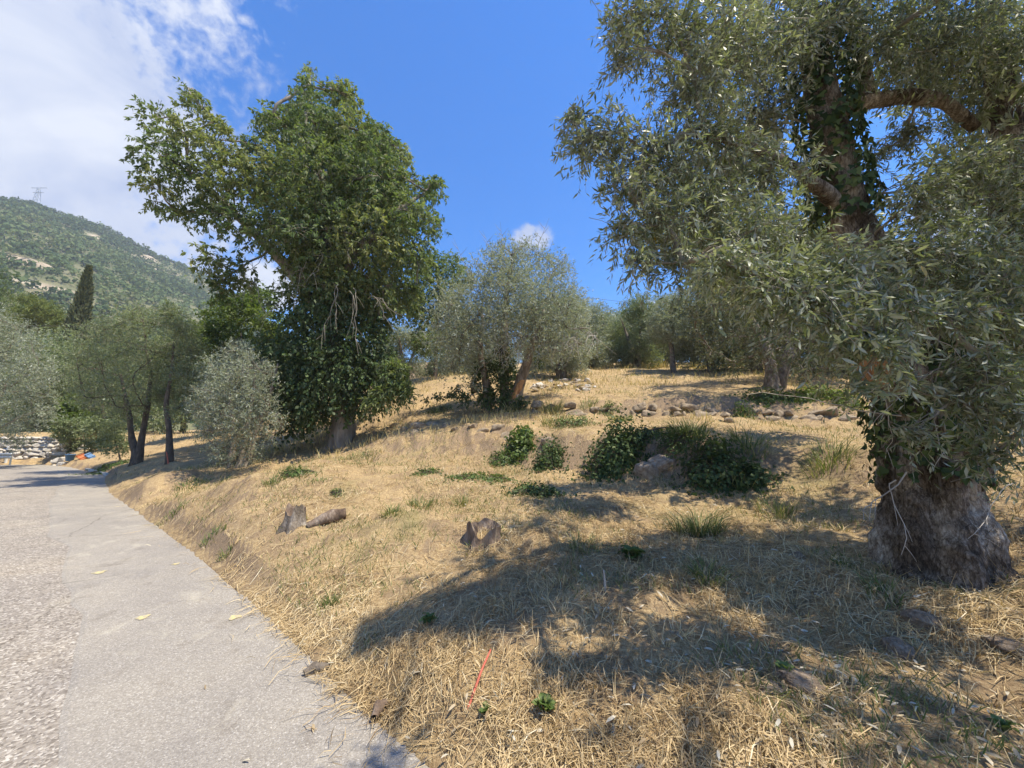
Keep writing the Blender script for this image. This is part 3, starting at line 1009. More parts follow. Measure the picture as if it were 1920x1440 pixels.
def bark_tube(pts, radii, k=24, sides=14, amp=0.12, seed=0, freq=5.0, flare=0.0, cap=True, ridge=0.0):
    pr = spline(np.concatenate([np.asarray(pts, float), np.asarray(radii, float)[:, None]], 1), k)
    path, rad = pr[:, :3], pr[:, 3]
    V, Fq = tubes(path[None], rad[None], sides)
    V = V.reshape(k, sides, 3)
    c = path[:, None, :]
    dv = V - c
    a = np.linspace(0, 2 * math.pi, sides, endpoint=False)
    n = fbm(V, freq, 4, seed) * amp
    if ridge:
        n = n + ridge * np.abs(np.sin(a * 3.5 + 1.2 * vnoise(V * 1.5, seed + 3) + seed))[None, :].repeat(1, 0) if False else n + ridge * np.abs(np.sin(a[None, :] * 3.5 + 1.5 * vnoise(V * 1.5, seed + 3) + seed))
    if flare:
        t = np.linspace(0, 1, k)[:, None]
        lob = 0.6 + 0.4 * np.sin(a[None, :] * 4 + seed) + 0.25 * np.sin(a[None, :] * 7 + seed * 2)
        n = n + flare * np.exp(-t * 9) * lob
    V = c + dv * (1 + n[..., None])
    faces = [Fq]
    V = V.reshape(-1, 3)
    if cap:
        V = np.concatenate([V, [path[-1]]])
        e = (k - 1) * sides
        i = np.arange(sides)
        faces.append(np.stack([e + i, e + (i + 1) % sides, np.full(sides, len(V) - 1)], -1))
    return V, faces


def leaf_faces(base, d, s, Ln, W, rnd, shape='kite', curl=0.12):
    """leaf blades; base, d (length direction), s (width direction): (n,3)"""
    n = len(base)
    nrm = np.cross(s, d)
    L_, W_ = Ln[:, None], W[:, None]
    if shape == 'kite':
        V = np.stack([base, base + d * L_ * 0.45 + s * W_ * 0.5, base + d * L_ - nrm * L_ * curl, base + d * L_ * 0.45 - s * W_ * 0.5], 1)
        Fc = [np.arange(n * 4).reshape(n, 4)]
        m = 4
    elif shape == 'lance':
        V = np.stack([base, base + d * L_ * 0.3 + s * W_ * 0.46 + nrm * W_ * 0.18, base + d * L_ * 0.72 + s * W_ * 0.40 - nrm * L_ * curl * 0.35 + nrm * W_ * 0.15,
                      base + d * L_ - nrm * L_ * curl, base + d * L_ * 0.72 - s * W_ * 0.40 - nrm * L_ * curl * 0.35 + nrm * W_ * 0.15, base + d * L_ * 0.3 - s * W_ * 0.46 + nrm * W_ * 0.18], 1)
        o = np.arange(n)[:, None] * 6
        Fc = [np.concatenate([o + np.array([0, 1, 5]), o + np.array([2, 3, 4])]), o + np.array([1, 2, 4, 5])]
        m = 6
    else:                                                        # lobed
        prof = [(0, 0.0, 0), (0.42, -0.06, 0.02), (0.52, 0.34, -0.03), (0.26, 0.50, 0.03), (0.0, 1.0, -0.10), (-0.26, 0.50, 0.03), (-0.52, 0.34, -0.03), (-0.42, -0.06, 0.02)]
        V = np.stack([base + s * W_ * a + d * L_ * b + nrm * L_ * c for a, b, c in prof], 1)
        o = np.arange(n)[:, None] * 8
        Fc = [np.concatenate([o + np.array([0, 1, 2, 3]), o + np.array([0, 3, 4, 5]), o + np.array([0, 5, 6, 7])])]
        m = 8
    return V.reshape(-1, 3), Fc, np.repeat(rnd, m)


def sprays(lobes, ntw, tl, npl, Ln, W, seed=0, out=0.7, up=0.25, droop=0.25, ldroop=0.1, shell=0.45, spread=0.8, per_lobe=0.35, flat=0.6, width_pow=2.0, tip=1.0):
    """twigs with leaves filling ellipsoid lobes [(x,y,z,rx,ry,rz)]. Returns leaf arrays and twig paths."""
    r = np.random.default_rng(seed)
    lb = np.asarray(lobes, float)
    w = np.prod(lb[:, 3:], 1) ** (width_pow / 3)
    idx = r.choice(len(lb), ntw, p=w / w.sum())
    u = nz(r.normal(0, 1, (ntw, 3)))
    rad = r.uniform(0, 1, (ntw, 1)) ** shell
    rad = rad * (1 + 0.22 * r.normal(0, 1, (ntw, 1)).clip(-1, 1.8) * 0.6)
    c = lb[idx, :3] + u * rad * lb[idx, 3:]
    tln = tl * r.uniform(0.6, 1.3, (ntw, 1))
    d = nz(u * out + r.normal(0, 0.5, (ntw, 3)) + np.array((0, 0, up)))
    st = c - d * tln * 0.55
    K = 4
    t = np.linspace(0, 1, K)[None, :, None]
    path = st[:, None] + d[:, None] * tln[:, None] * t + np.array((0, 0, -1.0)) * (droop * tln[:, None] * t ** 2)
    tt = 0.1 + 0.9 * r.uniform(0, 1, (ntw, npl)) ** tip
    tt[:, 0] = 1.0
    t3 = tt[..., None]
    base = st[:, None] + d[:, None] * tln[:, None] * t3 + np.array((0, 0, -1.0)) * (droop * tln[:, None] * t3 ** 2)
    tan = nz(d[:, None] + np.array((0, 0, -2.0)) * droop * t3)
    perp = nz(np.cross(tan, r.normal(0, 1, (ntw, npl, 3))))
    ld = nz(tan * (1 - spread * 0.55) + perp * spread + np.array((0, 0, -ldroop)))
    sd = nz(np.cross(ld, np.array((0, 0, 1.0)) * flat + r.normal(0, 0.6, ld.shape)))
    n = ntw * npl
    lr = r.uniform(0, 1, len(lb))
    rnd = np.clip(per_lobe * lr[idx][:, None] + 0.25 * r.uniform(0, 1, (ntw, 1)) + (0.75 - per_lobe) * r.uniform(0, 1, (ntw, npl)), 0, 1)
    ll = Ln * r.uniform(0.5, 1.3, n)
    return dict(base=base.reshape(n, 3), d=ld.reshape(n, 3), s=sd.reshape(n, 3), L=ll, W=ll / Ln * W * r.uniform(0.8, 1.15, n), rnd=rnd.ravel(), path=path, idx=idx)


def crown_part(name, sp, mat, parent, origin, shape='kite', curl=0.12, sel=None):
    k = slice(None) if sel is None else sel
    V, Fc, rv = leaf_faces(sp['base'][k], sp['d'][k], sp['s'][k], sp['L'][k], sp['W'][k], sp['rnd'][k], shape, curl)
    o = obj(name, make_mesh(name, V - np.asarray(origin), Fc, [mat], rv), parent)
    o['kind'] = 'stuff'
    return o


def twig_part(name, sp, mat, parent, origin, r0=0.006, sides=3, every=1, taper=0.35):
    pth = sp['path'][::every]
    rd = np.linspace(r0, r0 * taper, pth.shape[1])[None].repeat(len(pth), 0)
    V, Fq = tubes(pth, rd, sides)
    o = obj(name, make_mesh(name, V - np.asarray(origin), Fq, [mat]), parent)
    o['kind'] = 'stuff'
    return o


def limbs(lobes, trunk, r0, seed=0, sub=5, rsub=0.02, k=9):
    """branching from a trunk polyline through the lobes (each hangs on the nearest part already reached), smaller twigs in each lobe"""
    r = np.random.default_rng(seed)
    lb = np.asarray(lobes, float)
    trunk = np.asarray(trunk, float)
    n = len(lb)
    pos = [t for t in trunk]
    par = [-1] * len(trunk)
    depth = [0.0] * len(trunk)
    left = list(range(n))
    node = {}
    best = {i: (1e9, -1) for i in left}
    new = list(range(len(pos)))
    while left:
        for i in left:
            c = lb[i, :3]
            for j in new:
                v = c - pos[j]
                ln = math.sqrt(v @ v)
                cost = ln + 0.5 * max(0.0, -v[2]) + 0.28 * depth[j]
                if cost < best[i][0]:
                    best[i] = (cost, j)
        i = min(left, key=lambda q: best[q][0])
        j = best[i][1]
        pos.append(lb[i, :3])
        par.append(j)
        depth.append(depth[j] + float(np.linalg.norm(lb[i, :3] - pos[j])))
        node[i] = len(pos) - 1
        new = [len(pos) - 1]
        left.remove(i)
    load = [1.0] * len(pos)
    for m in range(len(pos) - 1, len(trunk) - 1, -1):
        load[par[m]] += load[m]
    big, bigr, small, smallr = [], [], [], []
    for i in range(n):
        m = node[i]
        a, c = pos[par[m]], pos[m]
        v = c - a
        ln = np.linalg.norm(v) + 1e-6
        if par[par[m]] >= 0:
            t0 = nz(a - pos[par[par[m]]]) * 0.3 * ln
        else:
            t0 = v * 0.25 + np.array((0, 0, 0.15 * ln))
        path = bezier(a, a + t0, c - v * 0.3 + r.normal(0, 0.08 * ln, 3), c, k)
        path[1:-1] += r.normal(0, 0.012 * ln, (k - 2, 3))
        ra = min(r0, r0 * 0.22 * math.sqrt(load[m]) + 0.004)
        big.append(path)
        bigr.append(np.linspace(ra, max(ra * 0.55, 0.003), k))
        for _ in range(sub):
            q0 = path[r.integers(k // 3, k)]
            q3 = c + nz(r.normal(0, 1, 3)) * lb[i, 3:] * r.uniform(0.5, 0.95)
            l2 = np.linalg.norm(q3 - q0)
            small.append(bezier(q0, q0 + (q3 - q0) * 0.3 + r.normal(0, 0.12 * l2, 3), q0 + (q3 - q0) * 0.7 + r.normal(0, 0.12 * l2, 3), q3, 5))
            smallr.append(np.linspace(rsub, rsub * 0.25, 5))
    return np.array(big), np.array(bigr), np.array(small), np.array(smallr)


def branch_part(lobes, trunk, r0, mat, parent, origin, seed=0, sub=5, rsub=0.02, sides=5):
    b, br, s, sr = limbs(lobes, spline(trunk, 24), r0, seed, sub, rsub)
    g = Geo()
    V, Fq = tubes(b, br, sides)
    g.add(V, Fq)
    if len(s):
        V, Fq = tubes(s, sr, 3)
        g.add(V, Fq)
    o = obj('branches', g.mesh('branches', [mat], origin, True), parent)
    o['kind'] = 'stuff'
    return o


def px_lobes(rows, Y, depth=0.0, seed=0, vs=1.0):
    """rows (px, py, radius in photo pixels[, y offset in metres]) -> world ellipsoids at distance Y"""
    out = []
    for row in rows:
        px, py, rp = row[:3]
        dy = row[3] if len(row) > 3 else 0.0
        c = P(px, py, Y + dy)
        a = ray(px, py)
        rad = rp / F * (Y + dy) / a[1]
        out.append((c[0], c[1], c[2], rad, rad, rad * vs))
    return np.array(out)


def round_lobes(c, rx, ry, rz, n, rl, seed):
    r = np.random.default_rng(seed)
    u = nz(r.normal(0, 1, (n, 3)))
    q = r.uniform(0.45, 0.85, (n, 1))
    p = np.asarray(c) + u * q * np.array((rx, ry, rz))
    rad = rl * r.uniform(0.75, 1.25, (n, 1))
    return np.concatenate([p, rad, rad, rad * 0.9], 1)


def trunk_part(pts, radii, mat, parent, origin, name='trunk', **kw):
    V, Fc = bark_tube(pts, radii, **kw)
    g = Geo().add(V, Fc)
    return obj(name, g.mesh(name, [mat], origin, True), parent)


build_hill()
#PART3


# ------------------------------------------------------------------ the tall ivy-clad tree
def build_tall_tree():
    Y = 13.5
    b = base_at(640, 832, Y)
    t = thing('tall_tree', 'tallest tree, dark leaning broad crown with ivy-clad trunk left of the centre', 'tree', b)
    rows = [(300, 222, 36), (366, 186, 28), (362, 165, 16), (300, 290, 42), (350, 262, 48), (415, 262, 40), (402, 228, 20), (292, 340, 30), (366, 335, 48), (438, 330, 52), (395, 398, 34), (318, 384, 18), (455, 412, 44), (288, 377, 13), (345, 400, 18),
            (392, 482, 34), (450, 505, 36), (410, 535, 22),
            (575, 163, 25), (577, 144, 12), (622, 168, 26), (655, 180, 22), (640, 156, 12), (520, 225, 38), (590, 232, 54), (658, 240, 50), (712, 262, 40), (476, 275, 22),
            (520, 318, 62), (600, 330, 72), (690, 330, 66), (744, 330, 34), (752, 285, 20), (740, 400, 54), (796, 356, 28), (812, 338, 14), (798, 408, 24), (700, 448, 70), (612, 430, 72), (530, 420, 60), (782, 470, 34), (722, 540, 58),
            (640, 530, 60), (560, 510, 44), (770, 545, 32), (700, 600, 36)]
    cx, cy = 590, 390
    full = []
    r = np.random.default_rng(4)
    for (px, py, rp) in rows:
        q = min(1.0, math.hypot((px - cx) / 290.0, (py - cy) / 280.0))
        dz = math.sqrt(max(0.0, 1 - q * q)) * 3.6
        rp = rp - 9 if rp > 24 else rp - 3
        if px < 490:
            dz = 0.0
        if dz > 1.1:
            full.append((px, py, rp, -dz + r.uniform(-0.4, 0.4)))
            full.append((px + r.uniform(-20, 20), py + r.uniform(-20, 20), rp * 1.05, dz * 0.8))
            if dz > 2.2:
                full.append((px + r.uniform(-25, 25), py + r.uniform(-25, 25), rp, r.uniform(-0.6, 0.6)))
        else:
            full.append((px, py, rp, r.uniform(-0.8, 0.8)))
    full = [(px, py, rp, dy * 0.8 + (1.3 if px > 480 else -1.2)) for px, py, rp, dy in full]
    # radii were read off the picture plane, so undo the change of scale with depth
    full = [(px, py, rp * Y / (Y + dy), dy) for px, py, rp, dy in full]
    lob = px_lobes(full, Y)
    top = P(600, 330, Y)
    trunk = np.array([b + (0, 0, -0.3), P(645, 770, Y), P(632, 700, Y), P(615, 600, Y), P(605, 480, Y), P(600, 380, Y), P(598, 260, Y)])
    trunk_part(trunk, [0.36, 0.31, 0.30, 0.29, 0.26, 0.2, 0.08], BARK_GREY, t, b, k=70, sides=30, amp=0.10, seed=5, freq=2.6, flare=0.22, ridge=0.20)
    arm = np.array([P(618, 620, Y), P(540, 500, Y), P(440, 400, Y), P(350, 320, Y)])
    trunk_part(arm, [0.22, 0.19, 0.13, 0.05], BARK_GREY, t, b, name='limb', k=24, sides=10, amp=0.12, seed=6, freq=3)
    arm2 = np.array([P(605, 560, Y), P(680, 460, Y - 1), P(750, 390, Y - 1), P(800, 360, Y - 0.5)])
    trunk_part(arm2, [0.2, 0.16, 0.1, 0.04], BARK_GREY, t, b, name='limb', k=24, sides=10, amp=0.12, seed=7, freq=3)
    branch_part(lob, np.concatenate([trunk[2:], arm[1:3]]), 0.13, BARK_GREY, t, b, seed=3, sub=5, rsub=0.014)
    sp = sprays(lob, 10600, 0.60, 13, 0.165, 0.066, seed=8, out=0.8, up=0.55, droop=0.5, ldroop=0.55, shell=0.34, spread=0.9, per_lobe=0.48, width_pow=1.75, tip=0.42)
    crown_part('crown', sp, BIGLEAF, t, b, curl=0.18)
    twig_part('twigs', sp, TWIG, t, b, r0=0.007, every=5)
    # bare hanging boughs
    r = np.random.default_rng(9)
    for i, (x0, y0, x1, y1, dy) in enumerate(((575, 490, 512, 535, -1.7), (560, 500, 560, 568, -1.7), (625, 530, 592, 640, -1.9), (628, 530, 632, 600, -1.9), (655, 545, 650, 632, -2.0), (662, 540, 672, 645, -2.0), (690, 560, 720, 600, -1.8),
                                              (700, 560, 752, 590, -1.6), (600, 470, 580, 520, -1.9), (640, 440, 668, 500, -1.9), (480, 520, 430, 560, -1.6), (470, 530, 500, 590, -1.6), (530, 545, 490, 600, -1.6))):
        a, e = P(x0, y0, Y + dy), P(x1, y1, Y + dy - 0.2)
        v = e - a
        side = nz(np.cross(v, (0, 1.0, 0.2)))
        main = bezier(a, a + v * 0.2 + side * 0.25 + (0, 0, 0.2), a + v * 0.65 + side * 0.2 * (-1) ** i, e, 9)
        main += np.concatenate([np.zeros((1, 3)), r.normal(0, 0.025, (8, 3))])
        pth, rad = [main], [np.linspace(0.012, 0.005, 9)]
        for _ in range(5):
            q = main[r.integers(2, 8)]
            w = nz(v + r.normal(0, 0.7, 3) * np.linalg.norm(v)) * r.uniform(0.25, 0.7)
            pth.append(bezier(q, q + w * 0.3, q + w * 0.7 + (0, 0, -0.08), q + w + (0, 0, -0.18), 9))
            rad.append(np.linspace(0.006, 0.003, 9))
        V, Fq = tubes(np.array(pth), np.array(rad), 4)
        obj('dead_bough', make_mesh('dead_bough', V - b, Fq, [TWIG]), t)
    # ivy: a dark skirt of leaves round the trunk
    iv = thing('ivy_plant', 'dark ivy mass cloaking the trunk of the tallest tree down to its foot', 'ivy', b)
    ir = [(600, 620, 62, -0.9), (560, 672, 55, -0.8), (640, 672, 62, -1.1), (602, 728, 52, -1.0), (688, 640, 48, -0.6), (715, 688, 38, -0.5), (742, 722, 22, -0.4), (545, 722, 48, -0.4), (505, 650, 32, 0.2), (572, 762, 30, -0.8), (530, 760, 26, -0.2),
          (620, 570, 58, -0.8), (600, 640, 70, 0.9), (650, 700, 60, 0.9), (550, 690, 60, 1.0), (690, 720, 40, 0.3), (655, 745, 26, -0.7), (700, 750, 16, -0.3), (600, 490, 50, 0.0), (612, 400, 40, 0.0), (560, 570, 46, -0.3), (680, 580, 44, 0.2), (595, 772, 30, -0.5), (560, 795, 24, 0.0), (662, 768, 18, -0.4), (530, 800, 20, 0.5), (500, 760, 26, 1.2), (560, 760, 36, 1.2)]
    il = px_lobes(ir, Y)
    sp = sprays(il, 3900, 0.5, 10, 0.125, 0.08, seed=12, out=0.7, up=-0.1, droop=0.6, ldroop=0.6, shell=0.3, spread=0.8, per_lobe=0.3)
    crown_part('foliage', sp, IVY, iv, b, curl=0.15)
    stems = []
    for i in range(9):
        a = i * 0.7
        off = np.array((math.cos(a), math.sin(a), 0)) * 0.45
        stems.append(spline(trunk[:5] + off * np.linspace(1.15, 0.8, 5)[:, None] + np.random.default_rng(i).normal(0, 0.04, (5, 3)), 14))
    V, Fq = tubes(np.array(stems)[:, 4:], np.full((9, 10), 0.03), 5)
    o = obj('stems', make_mesh('stems', V - b, Fq, [BARK_DARK]), iv)
    o['kind'] = 'stuff'
    # a leafy low branch of longer leaves that droops to the right of the trunk
    lw = px_lobes([(735, 700, 24, -1.0), (755, 728, 18, -1.2), (722, 735, 20, -1.2), (742, 690, 18, -0.9), (700, 748, 14, -1.3)], Y)
    sp = sprays(lw, 260, 0.5, 14, 0.19, 0.05, seed=21, out=0.8, up=0.0, droop=0.4, ldroop=0.35, shell=0.4)
    crown_part('low_foliage', sp, BRIGHT if False else BIGLEAF, t, b, curl=0.2)
    branch_part(lw, trunk[1:4], 0.06, BARK_GREY, t, b, seed=31, sub=3)


# ------------------------------------------------------------------ olive trees
def olive(name, label, cat, b, lob, stems, mat, seed, ntw, npl=11, tl=0.42, Ln=0.085, W=0.020, r0=0.05, up=0.45, group=None, bark=BARK_OLIVE, twig_every=4, sub=4, out=0.6, droop=0.15, shell=0.45, trunk_kw=None):
    t = thing(name, label, cat, b, group)
    allp = []
    for i, (pts, rad) in enumerate(stems):
        trunk_part(pts, rad, bark, t, b, **dict(dict(k=26, sides=12, amp=0.16, seed=seed + i, freq=4, flare=0.35), **(trunk_kw or {})))
        allp.append(spline(pts, 10)[4:])
    branch_part(lob, np.concatenate(allp), r0, bark, t, b, seed=seed, sub=sub, rsub=0.012)
    sp = sprays(lob, ntw, tl, npl, Ln, W, seed=seed + 1, out=out, up=up, droop=droop, ldroop=0.0, shell=shell, spread=0.65, per_lobe=0.22)
    crown_part('crown', sp, mat, t, b)
    if twig_every:
        twig_part('twigs', sp, TWIG, t, b, r0=0.005, every=twig_every)
    return t, sp


def build_mid_olive():
    Y = 13.2
    b = base_at(955, 772, Y)
    rows = [(960, 480, 30), (1010, 476, 24), (920, 500, 32), (1040, 500, 30), (900, 540, 44), (960, 535, 50), (1030, 545, 48), (1075, 560, 28), (855, 560, 34), (835, 600, 38), (880, 610, 50), (950, 605, 46, 0.8), (1000, 600, 46), (1060, 610, 46), (1095, 615, 22),
            (815, 640, 28), (860, 660, 38), (1030, 650, 32), (1085, 650, 26), (900, 670, 34, 0.5), (845, 690, 22), (885, 718, 22), (905, 745, 18, 0.3), (935, 462, 14), (985, 460, 14), (950, 570, 66, -1.3), (900, 590, 52, -1.2), (1005, 580, 56, -1.3), (950, 630, 50, -1.2), (1050, 590, 44, -0.9), (870, 630, 44, -1.0), (1010, 635, 40, -1.2), (960, 510, 40, -0.9)]
    full = []
    r = np.random.default_rng(14)
    for row in rows:
        px, py, rp = row[:3]
        q = min(1, math.hypot((px - 950) / 170, (py - 590) / 150))
        rp = rp * 1.15
        dz = math.sqrt(1 - q * q) * 1.7
        full.append((px, py, rp, -dz if len(row) < 4 else row[3]))
        if dz > 0.7:
            full.append((px + r.uniform(-12, 12), py + r.uniform(-12, 12), rp, dz * 0.9))
    full = [(px, py, rp * Y / (Y + d), d) for px, py, rp, d in full]
    lob = px_lobes(full, Y)
    s1 = (np.array([b + (0.05, 0, -0.2), P(968, 735, Y), P(985, 690, Y - 0.1), P(1000, 640, Y - 0.1), P(1020, 580, Y)]), [0.26, 0.20, 0.16, 0.12, 0.06])
    s2 = (np.array([b + (-0.75, 0.3, -0.2), P(912, 720, Y + 0.3), P(900, 660, Y + 0.3), P(905, 590, Y + 0.2)]), [0.17, 0.13, 0.1, 0.05])
    s3 = (np.array([b + (-0.15, 0.3, -0.2), P(945, 700, Y + 0.3), P(945, 620, Y + 0.3), P(950, 540, Y + 0.2)]), [0.2, 0.17, 0.14, 0.05])
    t, sp = olive('olive_tree', 'silver-grey multi-stemmed olive with orange scar on its leaning trunk, centre of the grove', 'tree', b, lob, [s1, s2, s3], OLIVE_FAR, 40, 8600, npl=10, tl=0.42, Ln=0.092, W=0.027, r0=0.06, up=0.6)
    # raw wood where the bark is gone
    V, Fc = bark_tube([P(962, 750, Y - 0.16), P(972, 728, Y - 0.14), P(980, 712, Y - 0.14)], [0.12, 0.13, 0.08], k=10, sides=10, amp=0.15, seed=3)
    tag(obj('bare_wood', make_mesh('bare_wood', V - b, Fc, [BARK_CUT], smooth=True), t), 'raw orange wood')
    # dry bare twigs under the crown
    r = np.random.default_rng(77)
    pth = []
    for i in range(90):
        px, py = r.uniform(920, 1120), r.uniform(610, 650)
        a = P(px, py, Y - 1.2 + r.uniform(-0.4, 0.4))
        v = np.array((r.normal(-0.1, 0.3), r.normal(-0.2, 0.2), -r.uniform(0.2, 0.9)))
        pth.append(bezier(a, a + v * 0.2 + (r.normal(0, 0.25), 0, 0.1), a + v * 0.6 + r.normal(0, 0.1, 3), a + v, 6))
    V, Fq = tubes(np.array(pth), np.linspace(0.012, 0.004, 6)[None].repeat(90, 0), 3)
    o = obj('dry_twigs', make_mesh('dry_twigs', V - b, Fq, [TWIG_DEAD]), t)
    o['kind'] = 'stuff'
    # bare shoots standing above the crown
    for (x0, y0, x1, y1) in ((925, 480, 905, 432), (950, 470, 938, 415), (1005, 470, 1030, 408), (880, 520, 850, 445)):
        a, e = P(x0, y0, Y), P(x1, y1, Y)
        m = bezier(a, a + (e - a) * 0.3 + r.normal(0, 0.05, 3), a + (e - a) * 0.6 + r.normal(0, 0.07, 3), e, 8)
        pp = [m] + [bezier(m[k], m[k] + (0.1 * s, 0, 0.08), m[k] + (0.16 * s, 0, 0.2), m[k] + (0.24 * s, 0, 0.3), 8) for k, s in ((3, -1), (4, 1), (5, -1))]
        V, Fq = tubes(np.array(pp), np.linspace(0.012, 0.003, 8)[None].repeat(4, 0), 3)
        obj('bare_shoot', make_mesh('bare_shoot', V - b, Fq, [TWIG]), t)
    # ivy on the back stem and lower skirt
    iv = thing('ivy_plant', 'ivy column on the dark stem of the central grey olive', 'ivy', b + (-0.15, 0.3, 0))
    il = px_lobes([(948, 690, 22, 0.1), (945, 655, 20, 0.1), (948, 722, 22, 0.1), (955, 755, 20, -0.1), (1010, 665, 14, 0.1), (915, 745, 20, 0.2), (900, 720, 22, 0.4), (910, 690, 22, 0.5), (975, 760, 16, -0.3)], Y)
    sp = sprays(il, 900, 0.3, 9, 0.085, 0.06, seed=51, out=0.7, up=-0.1, droop=0.3, ldroop=0.5, shell=0.3)
    crown_part('foliage', sp, IVY, iv, b + (-0.15, 0.3, 0))
    # low leafy sprigs trailing left
    sl = px_lobes([(870, 745, 10, -0.2), (845, 742, 8, -0.3), (820, 745, 7, -0.4), (800, 750, 5, -0.5), (855, 730, 8, -0.2)], Y)
    bsh = thing('sapling', 'low leafy sucker shoots trailing left from the foot of the central olive', 'shrub', b + (-1.2, 0, 0))
    sp = sprays(sl, 110, 0.4, 8, 0.10, 0.055, seed=52, out=0.6, up=0.1, droop=0.2, shell=0.5)
    crown_part('foliage', sp, IVY, bsh, b + (-1.2, 0, 0))
    branch_part(sl, np.array([b + (-0.7, 0.1, 0.0), b + (-0.8, 0, 0.5), b + (-1.2, 0, 0.6)]), 0.02, TWIG, bsh, b + (-1.2, 0, 0), seed=5, sub=2, rsub=0.006)


def build_shrub_olive():
    Y = 11.8
    b = base_at(448, 854, Y)
    rows = [(440, 660, 26), (410, 690, 30), (470, 690, 32), (500, 700, 22), (440, 720, 42), (395, 735, 28), (490, 740, 34), (370, 765, 20), (420, 770, 40), (470, 785, 40), (515, 780, 18), (400, 800, 26), (440, 815, 30), (490, 815, 22), (525, 800, 10), (455, 655, 14), (385, 810, 16), (425, 840, 18), (460, 842, 18), (400, 845, 16), (440, 862, 15), (480, 852, 15), (415, 862, 12), (465, 866, 12)]
    full = []
    for px, py, rp in rows:
        q = min(1, math.hypot((px - 440) / 95, (py - 750) / 105))
        d = math.sqrt(1 - q * q) * 1.3
        full.append((px, py, rp, -d))
        if d > 0.5:
            full.append((px, py, rp, d))
    lob = px_lobes(full, Y)
    st = [(np.array([b + (dx, 0, -0.2), b + (dx * 1.5, 0.1, 0.9), b + (dx * 3.2, 0.15, 2.2), b + (dx * 4, 0.1, 3.2)]), [0.11, 0.08, 0.05, 0.02]) for dx in (-0.18, 0.05, 0.22)]
    olive('olive_bush', 'bushy young silver olive with foliage to the ground, left of the tallest tree', 'tree', b, lob, st, OLIVE_FAR, 60, 3300, npl=11, tl=0.42, Ln=0.085, W=0.021, r0=0.03, up=0.35, sub=6)
    # bare pale tips
    return


def build_left_trees():
    # pair of dark-trunked trees at the roadside
    Y = 16.2
    b = base_at(255, 863, Y)
    rows = [(250, 600, 30), (215, 615, 34), (180, 630, 34), (290, 610, 34), (240, 650, 46), (190, 680, 42), (150, 660, 26), (290, 665, 44), (150, 710, 30), (200, 730, 42), (250, 715, 44), (165, 745, 26), (230, 765, 30), (270, 760, 24), (262, 582, 18), (130, 690, 16)]
    full = []
    for px, py, rp in rows:
        q = min(1, math.hypot((px - 220) / 100, (py - 680) / 105))
        d = math.sqrt(1 - q * q) * 1.8
        full.append((px, py, rp, -d))
        if d > 0.8:
            full.append((px, py, rp, d))
    lob = px_lobes(full, Y)
    st = [(np.array([b + (0.0, 0, -0.3), b + (0.02, 0, 0.35), P(247, 825, Y), P(243, 780, Y), P(225, 700, Y)]), [0.2, 0.16, 0.105, 0.09, 0.04]),
          (np.array([b + (0.05, 0, -0.2), b + (0.1, 0, 0.35), P(266, 820, Y), P(275, 770, Y), P(285, 700, Y), P(270, 640, Y)]), [0.16, 0.13, 0.105, 0.09, 0.07, 0.03])]
    olive('roadside_tree', 'roadside olive with dark forked trunk beside the bend of the road', 'tree', b, lob, st, OLIVE_DARK, 80, 3700, npl=10, tl=0.5, Ln=0.10, W=0.026, r0=0.06, bark=BARK_DARK, up=0.35)
    Y = 15.0
    b = base_at(318, 869, Y)
    rows = [(320, 600, 24), (345, 620, 26), (330, 650, 36), (360, 660, 24), (310, 690, 32), (350, 700, 30), (325, 735, 28), (360, 735, 14), (300, 740, 20), (335, 765, 16), (318, 580, 14)]
    lob = px_lobes([(px, py, rp, (-0.5 if i % 2 else 0.6)) for i, (px, py, rp) in enumerate(rows)], Y)
    st = [(np.array([b + (0, 0, -0.2), P(318, 840, Y), P(317, 800, Y), P(310, 760, Y), P(322, 700, Y), P(326, 640, Y)]), [0.13, 0.11, 0.095, 0.08, 0.06, 0.03])]
    olive('roadside_tree', 'slim dark single-trunk olive right of the forked roadside trunk', 'tree', b, lob, st, OLIVE_DARK, 90, 2400, npl=10, tl=0.5, Ln=0.10, W=0.026, r0=0.05, bark=BARK_DARK, up=0.35)
    # olive leaning in from the left edge
    Y = 21.0
    b = base_at(-60, 850, Y)
    rows = [(0, 600, 30), (-50, 590, 40), (30, 620, 30), (60, 640, 26), (10, 660, 44), (70, 690, 34), (-40, 680, 60), (20, 725, 46), (80, 740, 30), (-50, 760, 50), (50, 785, 34), (0, 800, 34), (95, 700, 16), (90, 770, 16), (30, 825, 18)]
    lob = px_lobes([(px, py, rp, (-0.9 if i % 2 else 0.8)) for i, (px, py, rp) in enumerate(rows)], Y)
    st = [(np.array([b + (0, 0, -0.2), b + (0.3, 0, 1.5), b + (0.8, 0, 3.0), b + (1.4, 0, 4.6)]), [0.3, 0.22, 0.15, 0.05]), (np.array([b + (-0.2, 0.1, -0.2), b + (-0.6, 0, 1.7), b + (-1.0, 0, 4.2)]), [0.22, 0.15, 0.05])]
    olive('olive_tree', 'pale green olive at the left edge overhanging the road bend', 'tree', b, lob, st, OLIVE_FAR, 100, 3000, npl=10, tl=0.6, Ln=0.13, W=0.034, r0=0.06, up=0.2, droop=0.3)


